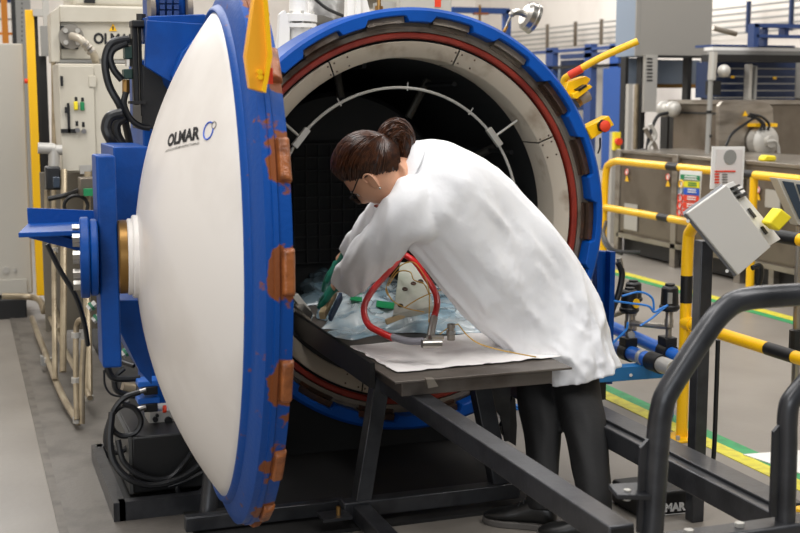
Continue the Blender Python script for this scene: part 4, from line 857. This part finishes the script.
yt = [at(760, 222, Y=YC+.03), at(772, 207, Y=YC+.03), at(783, 216, Y=YC+.03), at(770, 230, Y=YC+.03)]
obj('foam_block', MB().prism(yt, (0, -.05, 0)), M['lime'], cat='block', label='soft yellow square cap sitting on the control box edge', bevel=.006)
t = thing('operator_panel', 'grey framed operator screen cut by the right edge of the photo', 'screen', at(798, 235, Y=-.6))
mo = [at(777, 178, Y=-.6), at(815, 182, Y=-.6), at(830, 232, Y=-.6), at(798, 225, Y=-.6)]
obj('housing', MB().prism(mo, (0, .05, 0)), M['grey_cab'], t, bevel=.003)
obj('glass', MB().prism([at(782, 181, Y=-.603), at(793, 182.5, Y=-.603), at(806, 221, Y=-.603), at(799, 219, Y=-.603)], (0, -.004, 0)), M['glassy'], t); obj('glass', MB().prism([at(796, 184, Y=-.603), at(814, 186, Y=-.603), at(826, 226, Y=-.603), at(809, 223, Y=-.603)], (0, -.004, 0)), M['glassy'], t)
obj('stand', MB().cyl(at(800, 226, Y=-.57), at(794, 425, Y=-.57), .016, n=10), M['chrome'], t); obj('stand_sleeve', MB().cyl(at(796, 330, Y=-.58), at(795, 356, Y=-.58), .026, n=10), M['black'], t)

# process valves and blue pipes
t = thing('blue_pipes', 'two blue pipes with black clamps beside the vessel', 'pipes', at(650, 380, Y=.2))
ZP = .30
def bp(p, q, r, nm, m, n=18): return obj(nm, MB().cyl(p, q, r, n=n), m, t)
A0, A1 = at(600, 322, Y=.75), at(690, 362, Y=-.05); B0, B1 = at(598, 341, Y=.6), at(652, 361, Y=.05)
bp(A0, A1, .030, 'pipe', M['pipeblue']); bp(B0, B1, .033, 'pipe', M['pipeblue'])
def along(p, q, x):  # point of p-q seen in column x
    lo, hi = 0., 1.
    for _ in range(30):
        m_ = (lo+hi)/2; r_ = p.lerp(q, m_)-CAM
        if 400+FPX*r_.dot(CR)/r_.dot(CF) < x: lo = m_
        else: hi = m_
    return p.lerp(q, m_)
dB = (B1-B0).normalized(); e1 = B1
bp(along(B0, B1, 642), along(B0, B1, 645), .037, 'hose_clamp', M['silver']); bp(e1-dB*.01, e1+dB*.09, .042, 'coupling', M['black']); bp(e1+dB*.09, e1+dB*.20, .036, 'end_cap', M['silver'])
dA = (A1-A0).normalized()
for c_, x in ((A0, 667), (B0, 628)):
    e_ = A1 if c_ is A0 else B1; m_ = along(c_, e_, x); dd = (e_-c_).normalized(); bp(m_-dd*.035, m_+dd*.035, .041, 'saddle_clamp', M['black']); 
    obj('saddle_clamp', MB().obox(m_+V((0, 0, .05)), dd*.035, dd.cross(ZA)*.03, V((0, 0, .02))), M['black'], t, bevel=.004)
t.location = t.location
vals = [('actuated_valve', 'black topped valve with yellow indicator, nearest to the vessel', 628, 350, 281, .08, True),
        ('actuated_valve', 'black topped valve on the right of the trio over the blue pipes', 668, 344, 277, .12, False),
        ('actuated_valve', 'black topped valve standing behind the yellow marked one', 637, 338, 271, .35, False)]
for k, (nm, lb, x, yb_, yt_, Y, yl) in enumerate(vals):
    m_ = along(*((B0, B1) if k == 0 else (A0, A1)), x if k < 2 else 632); base = V((m_.x, m_.y, m_.z+.03)); sc = (m_-CAM).dot(CF)/FPX; topz = m_.z+(347-yt_)*sc if k < 2 else m_.z+.27
    t = thing(nm, lb, 'valve', base, 'actuated valves on the blue pipes'); h = topz-base.z
    obj('stem', MB().lathe(base, ZA, [(0, 0), (.022, 0), (.022, h*.12), (.014, h*.14), (.014, h*.28), (.02, h*.3), (.02, h*.42), (.017, h*.44), (.017, h*.58), (0, h*.6)], 14), M['chrome'] if False else M['steel'], t)
    hd = obj('actuator_head', MB().lathe(base+V((0, 0, h*.56)), ZA, [(0, 0), (.036, 0), (.045, h*.04), (.045, h*.08), (.040, h*.10), (.037, h*.36), (.030, h*.39), (.022, h*.40), (.022, h*.43), (0, h*.43)], 24), M['black'], t)
    if yl: c_ = base+V((.012, -.037, h*.74)); obj('indicator', MB().cyl(c_, c_+V((.002, -.006, 0)), .022, n=20), M['yellow'], hd); c_ = base+V((0, -.018, h*.2)); obj('gauge', MB().cyl(c_, c_+V((0, -.012, 0)), .018, n=16), M['silver'], t)
    if k == 1: c_ = base+V((-.02, -.034, h*.78)); obj('label_plate', MB().obox(c_, (.010, 0, 0), (0, .004, 0), (0, 0, .025)), M['grey_post'], hd)
q0, q1 = along(B0, B1, 630), along(A0, A1, 668)
obj('cross_pipe', MB().tube([V((q0.x, q0.y, .42)), V((q0.x, q0.y, .42)).lerp(V((q1.x, q1.y, .42)), .5), V((q1.x, q1.y, .42))], .014, 10), M['steel'], cat='pipe', label='short steel cross pipe joining the two front valves')
hose_px = [([(614, 301), (628, 303), (648, 306), (654, 312), (660, 309), (674, 302)], 'blue air tube bowing from the yellow marked valve'), ([(604, 355), (616, 340), (626, 330), (628, 322)], 'blue air tube rising from behind the coat'), ([(640, 326), (652, 318), (664, 308), (673, 303)], 'blue air tube reaching the right valve head'), ([(622, 296), (640, 292), (652, 298), (654, 310)], 'blue air tube looping behind the valve heads')]
for pp, lb in hose_px: obj('air_tube', MB().tube(pth(pp, Y=.1), .005, 6), M['bluehose'], cat='tube', label=lb)
obj('side_pipe', MB().cyl(at(605, 318, Y=.9), at(628, 310, Y=.8), .014, n=10), M['steel_old'], t)
t = thing('support_bracket', 'upright blue bracket with black hose beside the ring', 'bracket', at(606, 370, Y=.25))
obj('plate', MB().pxprism([(597, 251), (614, 252), (612, 384), (598, 384)], .2, .05), M['blue'], t, bevel=.003)
obj('plate_flange', MB().pxbox(609, 252, 614, 384, .16, .04), M['blue'], t)
for y in (260, 320): p = at(607, y, Y=.2); obj('bolt_hole', MB().cyl(p, p-V((0, .003, 0)), .007, n=10), M['black'], t)
obj('black_hose', MB().tube(pth([(618, 262, .2), (622, 274, .2), (619, 292, .2), (613, 308, .2), (610, 318, .2)]), .014, 10), M['black_soft'], t); obj('hose_fitting', MB().cyl(at(619, 258, Y=.2), at(621, 268, Y=.2), .013, n=10), M['chrome'], t)
bb0 = at(591, 376, Y=.15); 
t = thing('blue_floor_beam', 'light blue steel beam low behind the white coat', 'beam', at(640, 375, Y=.12))
obj('beam', MB().pxprism([(585, 370), (690, 362), (690, 376), (585, 384)], .10, .06), M['beamblue'], t, bevel=.003)
p = at(630.5, 375, Y=.10); obj('bolt', MB().cyl(p, p-V((0, .006, 0)), .007, n=10), M['white'], t)
for x in (668, 670.5): pass
obj('post', MB().pxbox(668, 368, 673, 500, .12, .05), M['beamblue'], t); obj('leg', MB().pxbox(600, 380, 606, 400, .12, .04), M['black'], t)
t = thing('equipment_case', 'black equipment case with white lettering under the right rail', 'case', at(690, 520, Z=0))
ca = at(655, 520, Z=0); Yk = -1.0
xk0, xk1 = at(640, 500, Y=Yk).x, at(690, 500, Y=Yk).x
zk = at(670, 492, Y=Yk).z
obj('case_body', MB().box(xk0, xk1+.06, Yk, Yk+.2, .0, zk), M['black'], t, bevel=.012, seg=3)
o_ = at(651.5, 513.5, Y=Yk-.002); x_ = at(686, 510.5, Y=Yk-.002); y_ = at(651.5, 504.5, Y=Yk-.002); b = MB(); text_on(b, 'OLMAR', o_, x_-o_, y_-o_, .06); obj('lettering', b, M['white'], t, sharp=180)
obj('underline', MB().prism([at(652, 515.5, Y=Yk-.002), at(686, 512.5, Y=Yk-.002), at(686, 513.2, Y=Yk-.002), at(652, 516.2, Y=Yk-.002)], (0, -.001, 0)), M['white'], t)
obj('paper_sheet', MB().prism([at(743, 455, Z=.004), at(800, 451, Z=.004), at(830, 462, Z=.004), at(800, 474, Z=.004)], (0, 0, .004)), M['white'], cat='sheet', label='white board sheet lying on the floor stripes at the right')
t = thing('floor_anchor', 'yellow post foot with bolt at the lower right edge', 'post', at(800, 505, Z=0))
obj('plate', MB().prism([at(793, 505, Z=0), at(830, 503, Z=0), at(830, 514, Z=0), at(796, 512, Z=0)], (0, 0, .01)), M['yellow'], t)
# stuff seen between trolley leg and trousers
obj('blue_tube', MB().tube(pth([(488, 402, .5), (500, 403, .5), (520, 409, .5), (560, 412, .5)]), .02, 8), M['bluehose'], cat='tube', label='blue tube on the floor behind the trolley leg')
obj('black_shield', MB().pxprism([(499, 430), (515, 392), (517, 425), (516, 446), (508, 441)], -.1, .02), M['black'], cat='bracket', label='curved black plate between trolley leg and trousers')

# ------------------------------------------------------------------ the woman leaning into the vessel
wm = thing('person', 'woman in white lab coat and black trousers bending over the table into the vessel', 'person', at(560, 528, Z=0))
def resample(rings, k):
    n = len(rings[0]); cols = [smooth([r[i] for r in rings], k) for i in range(n)]
    return [[cols[i][j] for i in range(n)] for j in range(len(cols[0]))]
def section(A, B, b, n=40, nxt=None, e=1.0):
    """oval ring through A and B with half depth b, lying square to the run of the limb"""
    c = (A+B)/2; u = (A-B)/2
    return c, u, b, n, e
def limb(specs, n=40, k=5, fold=None, e=.85):
    """specs: ((x, y, Y), (x, y, Y), half_depth)"""
    C_ = []
    for s in specs: A = at(s[0][0], s[0][1], Y=s[0][2]); B = at(s[1][0], s[1][1], Y=s[1][2]); C_.append(((A+B)/2, (A-B)/2, s[2]))
    rings = []
    for i, (c, u, b) in enumerate(C_):
        t = (C_[min(i+1, len(C_)-1)][0]-C_[max(i-1, 0)][0]).normalized(); d = t.cross(u).normalized()
        if d.dot(CF) > 0: d = -d
        r = []
        for j in range(n):
            a = 2*PI*j/n; ca, sa = math.cos(a), math.sin(a)
            r.append(c+u*math.copysign(abs(ca)**e, ca)+d*b*math.copysign(abs(sa)**e, sa))
        rings.append(r)
    rings = resample(rings, k)
    if fold:
        for i, r in enumerate(rings):
            c = sum(r, V((0, 0, 0)))/len(r)
            for j in range(len(r)):
                w_ = fold(i/(len(rings)-1), 2*PI*j/len(r)); r[j] = r[j]+(r[j]-c).normalized()*w_
    return rings
def remesh(o, v, sm=4, f=.6):
    r = o.modifiers.new('fuse', 'REMESH'); r.mode = 'VOXEL'; r.voxel_size = v; r.use_smooth_shade = True
    if sm: s_ = o.modifiers.new('soften', 'SMOOTH'); s_.iterations = sm; s_.factor = f
    return o
# coat
def fold_body(s, a):
    x, y, z = math.cos(a)*1.6, math.sin(a)*1.6, s*2.2
    f1 = noise.noise(V((x*1.6+z*.8, y*1.6, z*1.0)))            # long soft folds running along the back
    f2 = 1-abs(noise.noise(V((x*2.6+4+z*1.5, y*2.6, z*1.2))))*2
    k = min(1, s*3)*(.6+.6*s)
    return k*(.017*f1+.015*max(0, f2)**2+.010*max(0, 1-abs(noise.noise(V((x*.9+z*2.2, y*.9, z*.8+7))))*5))
coat = MB()
body_rings = limb([((411, 145, -.72), (396, 172, -.72), .06), ((423, 141.5, -.72), (389, 200, -.72), .12), ((446, 142, -.71), (396, 232, -.71), .185), ((477, 156.5, -.70), (411, 250, -.70), .185),
  ((512, 187, -.69), (440, 284, -.69), .16), ((543, 222, -.70), (466, 311, -.69), .145), ((568, 255, -.70), (488, 334, -.68), .140), ((586, 287, -.72), (508, 352, -.68), .14), ((598, 315, -.74), (528, 362, -.70), .135), ((605, 338, -.76), (540, 370, -.72), .13), ((611, 358, -.78), (546, 376, -.74), .12), ((613, 364, -.78), (546, 381, -.74), .12)], 56, 6, fold_body)
coat.loft(body_rings)
def fold_arm(s, a):
    n1 = noise.noise(V((s*7+math.cos(a)*.9, math.sin(a)*1.2, 3))); n2 = noise.noise(V((s*3+math.cos(a)*1.6, math.sin(a)*1.6, 8)))
    return .016*n1*min(1, s*2.2)+.008*n2+.010*max(0, 1-abs(noise.noise(V((s*5.5+math.cos(a)*1.1, math.sin(a)*.9, 5))))*4)*min(1, s*3)
near_arm = limb([((428, 165, -.76), (436, 240, -.78), .07), ((402, 178, -.82), (424, 243, -.82), .072), ((389, 195, -.81), (413, 241, -.81), .070), ((377, 214, -.77), (403, 252, -.77), .066), ((364, 230, -.72), (392, 264, -.72), .062), ((351, 247, -.62), (377, 279, -.62), .056), ((341, 262, -.54), (364, 289, -.54), .050), ((335.5, 273, -.48), (350, 290, -.48), .042)], 36, 6, fold_arm)
coat.loft(near_arm)
far_arm = limb([((412, 168, -.62), (424, 215, -.62), .06), ((392, 180, -.60), (408, 222, -.60), .06), ((374, 200, -.50), (392, 232, -.50), .055), ((358, 222, -.38), (374, 250, -.38), .048), ((344, 243, -.28), (354, 262, -.28), .038)], 30, 6, fold_arm)
coat.loft(far_arm)
ct = remesh(obj('lab_coat', coat, M['cloth'], wm, sharp=180), .0065, 3, .5)
# collar, cuffs, back seam, pocket
def ringstrip(r0, r1, off, th):
    b = MB(); c0_ = sum(r0, V((0, 0, 0)))/len(r0); A = [p+(p-c0_).normalized()*off for p in r0]; B = [p+(p-c0_).normalized()*(off+.004) for p in r1]
    return b.loft([[p-(p-c0_).normalized()*th for p in A], A, B, [p-(p-c0_).normalized()*th for p in B]], cap=False)
nk = limb([((409, 142, -.72), (391, 180, -.72), .062), ((413, 140.5, -.72), (388, 196, -.72), .092), ((423, 141, -.72), (386.5, 205, -.72), .128)], 40, 3)
obj('collar', MB().loft(nk[0:4]+[[p+V((0, 0, .001)) for p in nk[5]]], cap=False).loft([nk[0], [p.lerp(sum(nk[0], V((0, 0, 0)))/40, .12) for p in nk[0]], [p.lerp(sum(nk[3], V((0, 0, 0)))/40, .10) for p in nk[3]]], cap=False), M['cloth'], ct, sharp=180)
def seam(px, nm='seam', r=.0014):
    pts = []
    for x, y, Y in px: pts.append(at(x, y, Y=Y))
    return obj(nm, MB().tube(smooth(pts, 8), r, 5), M['cloth'], ct)
# trousers
def fold_leg(s, a): return .004*noise.noise(V((s*9+math.cos(a), math.sin(a)*1.3, 1)))+.003*noise.noise(V((s*4, math.cos(a)*2, math.sin(a)*2)))
lt = MB()
lt.loft(limb([((525, 330, -.68), (568, 330, -.68), .06), ((520, 365, -.68), (560, 365, -.68), .05), ((518, 392, -.71), (557, 392, -.71), .06), ((526, 430, -.80), (559, 430, -.80), .068), ((529, 465, -.88), (557, 465, -.88), .06), ((529, 492, -.96), (555, 492, -.96), .055), ((529, 509, -.97), (553, 509, -.97), .052)], 32, 6, fold_leg))
rt = MB()
rt.loft(limb([((552, 320, -.76), (590, 320, -.76), .06), ((553, 360, -.75), (596, 360, -.75), .045), ((555, 392, -.78), (599, 392, -.78), .055), ((567, 430, -.93), (604, 430, -.93), .068), ((575, 470, -1.03), (607, 470, -1.03), .06), ((581, 500, -1.09), (609, 500, -1.09), .056), ((583, 520, -1.10), (609, 520, -1.10), .054)], 32, 6, fold_leg))
tq = MB().loft([r for r in limb([((520, 330, -.86), (565, 330, -.86), .08), ((518, 365, -.87), (557, 365, -.87), .08)], 32, 2)])
lt.v, lt.f = lt.v, lt.f; lt.add(rt.v, rt.f)
remesh(obj('trousers', lt, M['trouser'], wm, sharp=180), .007, 2, .5)
# shoes
def shoe(heel, toe, nm='shoe'):
    d = (toe-heel); d.z = 0; L = d.length; d.normalize(); s = V((-d.y, d.x, 0)); 
    def rg(prof, n=20, z0=0.0):
        rings = []
        for t_, w_, zl, zh in prof:
            c = heel+d*L*t_; rings.append([c+s*w_*math.cos(a)+V((0, 0, (zl+zh)/2+(zh-zl)/2*math.sin(a))) for a in [2*PI*j/n for j in range(n)]])
        return MB().loft(resample(rings, 4))
    o = obj(nm, rg([(.0, .012, .02, .05), (.03, .028, .015, .085), (.12, .034, .012, .105), (.25, .034, .012, .11), (.36, .035, .012, .100), (.5, .038, .012, .080), (.68, .043, .012, .062), (.85, .040, .012, .050), (.96, .026, .014, .038), (1., .010, .018, .028)]), M['leather'], wm, sharp=180)
    b = MB(); out = [(0, -.018), (-.0, .018), (.12, .036), (.4, .038), (.68, .048), (.88, .042), (.99, .018), (1.02, 0), (.99, -.018), (.88, -.042), (.68, -.048), (.4, -.038), (.12, -.036)]
    loop = smooth([heel+d*L*t_+s*w_ for t_, w_ in out], 4, True)
    b.prism([V((p.x, p.y, 0)) for p in loop], (0, 0, .022)); obj('sole', b, M['sole'], o, bevel=.003)
    for k in range(4):
        c = heel+d*L*(.36+.07*k)+V((0, 0, .104-.012*k)); obj('lace', MB().tube(smooth([c-s*.022-V((0, 0, .008)), c+V((0, 0, .003)), c+s*.022-V((0, 0, .008))], 4), .0025, 6), M['black_soft'], o)
    obj('side_stripe', MB().tube(smooth([heel+d*L*.35-s*.037+V((0, 0, .04)), heel+d*L*.48-s*.039+V((0, 0, .06)), heel+d*L*.62-s*.042+V((0, 0, .035))], 4), .002, 5), M['sole'], o)
    return o
shoe(at(556, 530, Z=0), at(484, 521, Z=0)); h2_ = at(612, 545, Z=0); shoe(h2_, at(560, 536, Z=0)+V((-.07, .02, 0)))

# head frame
HF = (CR*-.50-CU*.74+CF*.44).normalized(); HK = CR*-.80+CU*.58+CF*.06; HK = (HK-HF*HK.dot(HF)).normalized(); HS = HF.cross(HK)
if HS.dot(CF) > 0: HS = -HS      # the side of the head turned to the camera
HC = at(373, 172, Y=-.74)
def hl(x, y, z): return HC+HS*x+HF*y+HK*z
def headr(d):
    x, y, z = d
    X, Y, Z = x*.076, y*.098, z*.119
    t_ = max(0, -z-.05)
    X *= 1-.32*t_
    if y < 0: Y *= 1-.50*t_
    else: Y *= 1-.04*t_
    if y > 0:
        fx = math.exp(-(x/.16)**2); Y += .020*fx*math.exp(-((z+.24)/.13)**2)*y + .010*fx*math.exp(-((z+.08)/.14)**2)*y
        Y += .006*math.exp(-(x/.26)**2)*math.exp(-((z+.52)/.06)**2) + .006*math.exp(-(x/.26)**2)*math.exp(-((z+.66)/.05)**2)+.007*math.exp(-(x/.3)**2)*math.exp(-((z+.88)/.1)**2)
        for sx in (-1, 1): Y -= .009*math.exp(-((x-sx*.40)/.18)**2)*math.exp(-((z+.02)/.11)**2); Y += .004*math.exp(-((x-sx*.40)/.24)**2)*math.exp(-((z-.17)/.07)**2)
    return X, Y, Z
def sphdirs(nu, nv):
    m_ = MB().sph((0, 0, 0), 1., nu, nv); return m_.v, m_.f
hv, hf = sphdirs(72, 54)
bd = MB()
bd.add([hl(*headr(d)) for d in hv], hf)
for sx in (1, -1):        # ears
    c = V((.0735*sx, -.006, -.026)); ev, ef = sphdirs(16, 10)
    bd.add([hl(c.x+v.x*.008+.006*sx*(v.y < 0)*abs(v.y), c.y+v.y*.017-.3*.03*v.z, c.z+v.z*.030) for v in ev], ef)
nb0 = hl(0, -.028, -.06); nb1 = at(404, 172, Y=-.73); nb2 = at(420, 180, Y=-.71)
bd.tube(smooth([nb0, nb1, nb2], 6), [.052]*6+[.056]*7, 24)
def taper(px, rs): p_ = smooth([at(*q[:2], Y=q[2]) for q in px], 6); r_ = [rs[0]+(rs[-1]-rs[0])*i/(len(p_)-1) for i in range(len(p_))]; bd.tube(p_, r_, 20)
taper([(412, 176, -.71), (440, 200, -.70), (480, 240, -.69), (520, 275, -.70), (535, 298, -.71)], (.092, .09))
taper([(425, 200, -.78), (398, 225, -.80), (368, 258, -.66), (345, 279, -.50), (336, 287, -.45)], (.036, .024))
taper([(410, 195, -.62), (385, 212, -.55), (362, 237, -.38), (348, 253, -.28), (340, 261, -.24)], (.030, .022))
taper([(548, 310, -.70), (540, 385, -.71), (543, 440, -.82), (541, 505, -.97)], (.042, .034))
taper([(560, 310, -.74), (577, 385, -.77), (586, 440, -.96), (596, 510, -1.10)], (.042, .034))
body = remesh(obj('body', bd, M['skin'], wm, sharp=180), .0042, 2, .4)
for sx in (1, -1):
    e_ = obj('eyeball', MB().sph(hl(.029*sx, .076, -.004), .0105, 14, 10), M['white'], body); obj('iris', MB().sph(hl(.029*sx, .0845, -.006), .004, 10, 6), M['rust_dark'], e_)
    obj('eyebrow', MB().tube(smooth([hl(.014*sx, .094, .018), hl(.032*sx, .090, .023), hl(.050*sx, .077, .016)], 5), .0028, 6), M['hair'], body)
    obj('upper_lid', MB().tube(smooth([hl(.016*sx, .087, .001), hl(.029*sx, .0915, .006), hl(.043*sx, .082, .000)], 5), .0016, 6), M['hair'], body)
    obj('ear_rim', MB().tube(smooth([hl(.080*sx, .008, -.014), hl(.082*sx, .006, .002), hl(.085*sx, -.010, .006), hl(.086*sx, -.022, -.006), hl(.084*sx, -.018, -.028), hl(.079*sx, -.006, -.052)], 5), .0032, 8), M['skin'], body)
obj('lips', MB().sph(hl(0, .090, -.072), (.011, .012, .006), 14, 8, None), mat('lips', '#a85a4e', .4), body)
obj('earring', MB().sph(hl(.083, -.004, -.058), .0042, 10, 6), M['chrome'], wm)
# glasses
gl = obj('glasses', MB().tube([hl(x, .104, z) for x, z in ((-.008, .004), (.008, .004))], .0018, 6), M['black'], wm)
for sx in (1, -1):
    q = [(.010, .014), (.032, .017), (.054, .013), (.055, -.010), (.045, -.021), (.020, -.021), (.010, -.010)]
    obj('frame_rim', MB().tube(smooth([hl(a*sx, .107-.25*max(0, a-.03), z-.002) for a, z in q], 4, True), .0017, 6, True), M['black'], gl)
    obj('lens', MB().prism(smooth([hl(a*sx, .107-.25*max(0, a-.03), z-.002) for a, z in q], 3, True), HF*.0012), M['lens'], gl)
    obj('temple', MB().tube(smooth([hl(.056*sx, .100, .008), hl(.073*sx, .06, .012), hl(.0785*sx, .01, .018), hl(.0785*sx, -.02, .010)], 5), .0022, 6), M['black'], gl)
# hair: combed back shell, strands and the gathered tail
BUN = V((0, -.97, .25)).normalized()
BUP = V((0, .25, .97)).normalized()
def hline(d): return d.z-(.0+.70*d.y)
sv, sf = sphdirs(64, 48); keep = [hline(v) > -.02 for v in sv]; idx = {}; vs_ = []; fs_ = []
def shell(v, off):
    x, y, z = headr(v); k = min(1, max(0, (hline(v)+.02)*2.4)); bulk = (.16*max(0, v.z)*max(0, v.y)+.05*max(0, v.z)+.10*max(0, -v.y)*max(0, v.z+.4))*k; az = math.atan2(v.x, v.dot(BUP)); g = 1+.014*noise.noise(V((math.cos(az)*5, math.sin(az)*5, v.dot(BUN))))+(off*k)/.09
    return hl(x*g*(1.02+bulk*.4), y*g*(1.02+bulk), z*g*(1.0+bulk*.5))
for f in sf:
    if all(keep[i] for i in f):
        for i in f:
            if i not in idx: idx[i] = len(vs_); vs_.append(shell(sv[i], .013))
        fs_.append(tuple(idx[i] for i in f))
hs_ = obj('hair', MB().add(vs_, fs_), M['hair'], wm, sharp=180); so = hs_.modifiers.new('thick', 'SOLIDIFY'); so.thickness = .008; so.offset = -1
b = MB(); R = random.Random(3)
for i in range(420):
    a = R.uniform(-PI, PI); st = None
    y0 = math.cos(a); x0 = math.sin(a)
    d0 = V((x0*.95, y0*.85, 0)); d0.z = .70*d0.y+.02+R.uniform(-.03, .35); d0.normalize()
    pts = []
    ang = d0.angle(BUN)
    if ang < .25: continue
    for k in range(13):
        t_ = k/12; d = (d0*math.sin((1-t_)*ang)+BUN*math.sin(t_*ang))/math.sin(ang)
        d = (d+V((noise.noise(V((i, t_*2, 0)))*.03, noise.noise(V((i, t_*2, 5)))*.03, 0))).normalized(); pts.append(shell(d, .0135+.003*R.random()))
    b.tube(pts, .0016+.001*R.random(), 4)
obj('hair_strands', b, M['hairs'], hs_, kind='stuff')
tc_ = [(391, 137), (397, 128), (405, 131), (408, 144), (405, 160)]
b = MB()
TC = [at(x, y, Y=-.73) for x, y in ((385, 146), (389, 135), (398, 131), (404, 143), (403, 161))]
b.tube(smooth(TC, 6), [.018, .020, .024, .028, .031, .033, .035, .036, .037, .038, .038, .038, .037, .037, .036, .036, .035, .034, .033, .031, .028, .026, .024, .020, .014], 18)
pt = obj('ponytail', b, M['hair'], hs_, sharp=180)
b = MB()
for i in range(170):
    a = R.uniform(0, 2*PI); rr = R.uniform(.85, 1.08); pts = []
    P_ = smooth(TC, 5)
    for k, p in enumerate(P_):
        r_ = (.018+.022*math.sin(PI*min(1, k/len(P_)*1.05))**.7)*rr; q = P_[min(k+1, len(P_)-1)]-P_[max(k-1, 0)]; q.normalize(); u = q.orthogonal().normalized() if k == 0 else (u-q*u.dot(q)).normalized(); w_ = q.cross(u)
        aa = a+.3*math.sin(k*.4+i); pts.append(p+(u*math.cos(aa)+w_*math.sin(aa))*r_)
    b.tube(pts, .0018+.0012*R.random(), 4)
obj('ponytail_strands', b, M['hairs'], pt, kind='stuff')
obj('hair_tie', MB().tube([at(386, 142, Y=-.73)+(HK*math.cos(t_)+HS*math.sin(t_))*.021 for t_ in [2*PI*i/16 for i in range(16)]], .005, 8, True), M['black'], hs_)

# gloved hands
def hand(W, d, n, s, curl=.35):
    """W wrist, d towards the fingers, n palm normal, s towards the thumb"""
    d, n, s = d.normalized(), n.normalized(), s.normalized(); b = MB()
    b.loft([[W+d*q+s*(w_*math.cos(a))+n*(h*math.sin(a)) for a in [2*PI*j/16 for j in range(16)]] for q, w_, h in ((-.06, .030, .027), (-.03, .026, .021), (0, .026, .018), (.03, .036, .018), (.07, .041, .016), (.09, .040, .013))])
    for k, (o, L) in enumerate(((.029, .070), (.010, .080), (-.010, .075), (-.029, .060))):
        p = W+d*.082+s*o; dd = (d+s*o*2).normalized(); pts = [p-dd*.015]; rs = [.0095]
        for j, f in enumerate((.45, .32, .26)):
            pts.append(p); rs.append(.0095-.0009*j); ang = curl*(1+.15*k); dd = (dd*math.cos(ang)+n*math.sin(ang)).normalized(); p = p+dd*L*f
        pts += [p, p+dd*.003]; rs += [.0068, .003]; b.tube(pts, rs, 10)
    p = W+d*.02+s*.030; dd = (d*.7+s*.7+n*.2).normalized(); b.tube([p-dd*.02, p, p+dd*.035, p+dd*.035+(dd+d*.5).normalized()*.03, p+dd*.035+(dd+d*.5).normalized()*.034], [.014, .013, .011, .009, .004], 10)
    return b
Wn = at(337, 286, Y=-.45); dn_ = at(325, 293, Y=-.35)-Wn
g1 = obj('glove', hand(Wn, dn_, V((0, 0, -1)), HS*.6+V((.2, .3, 0)), .3), M['glove'], wm, sharp=180, label='green glove, near hand'); remesh(g1, .003, 2, .4)
Wf = at(337, 263, Y=-.235); df_ = at(322, 283, Y=-.12)-Wf; nf_ = V((0, 0, -1)); 
g2 = obj('glove', hand(Wf, df_, nf_, V((-.3, -.8, 0)), .3), M['glove'], wm, sharp=180, label='green glove, far hand'); remesh(g2, .003, 2, .4)
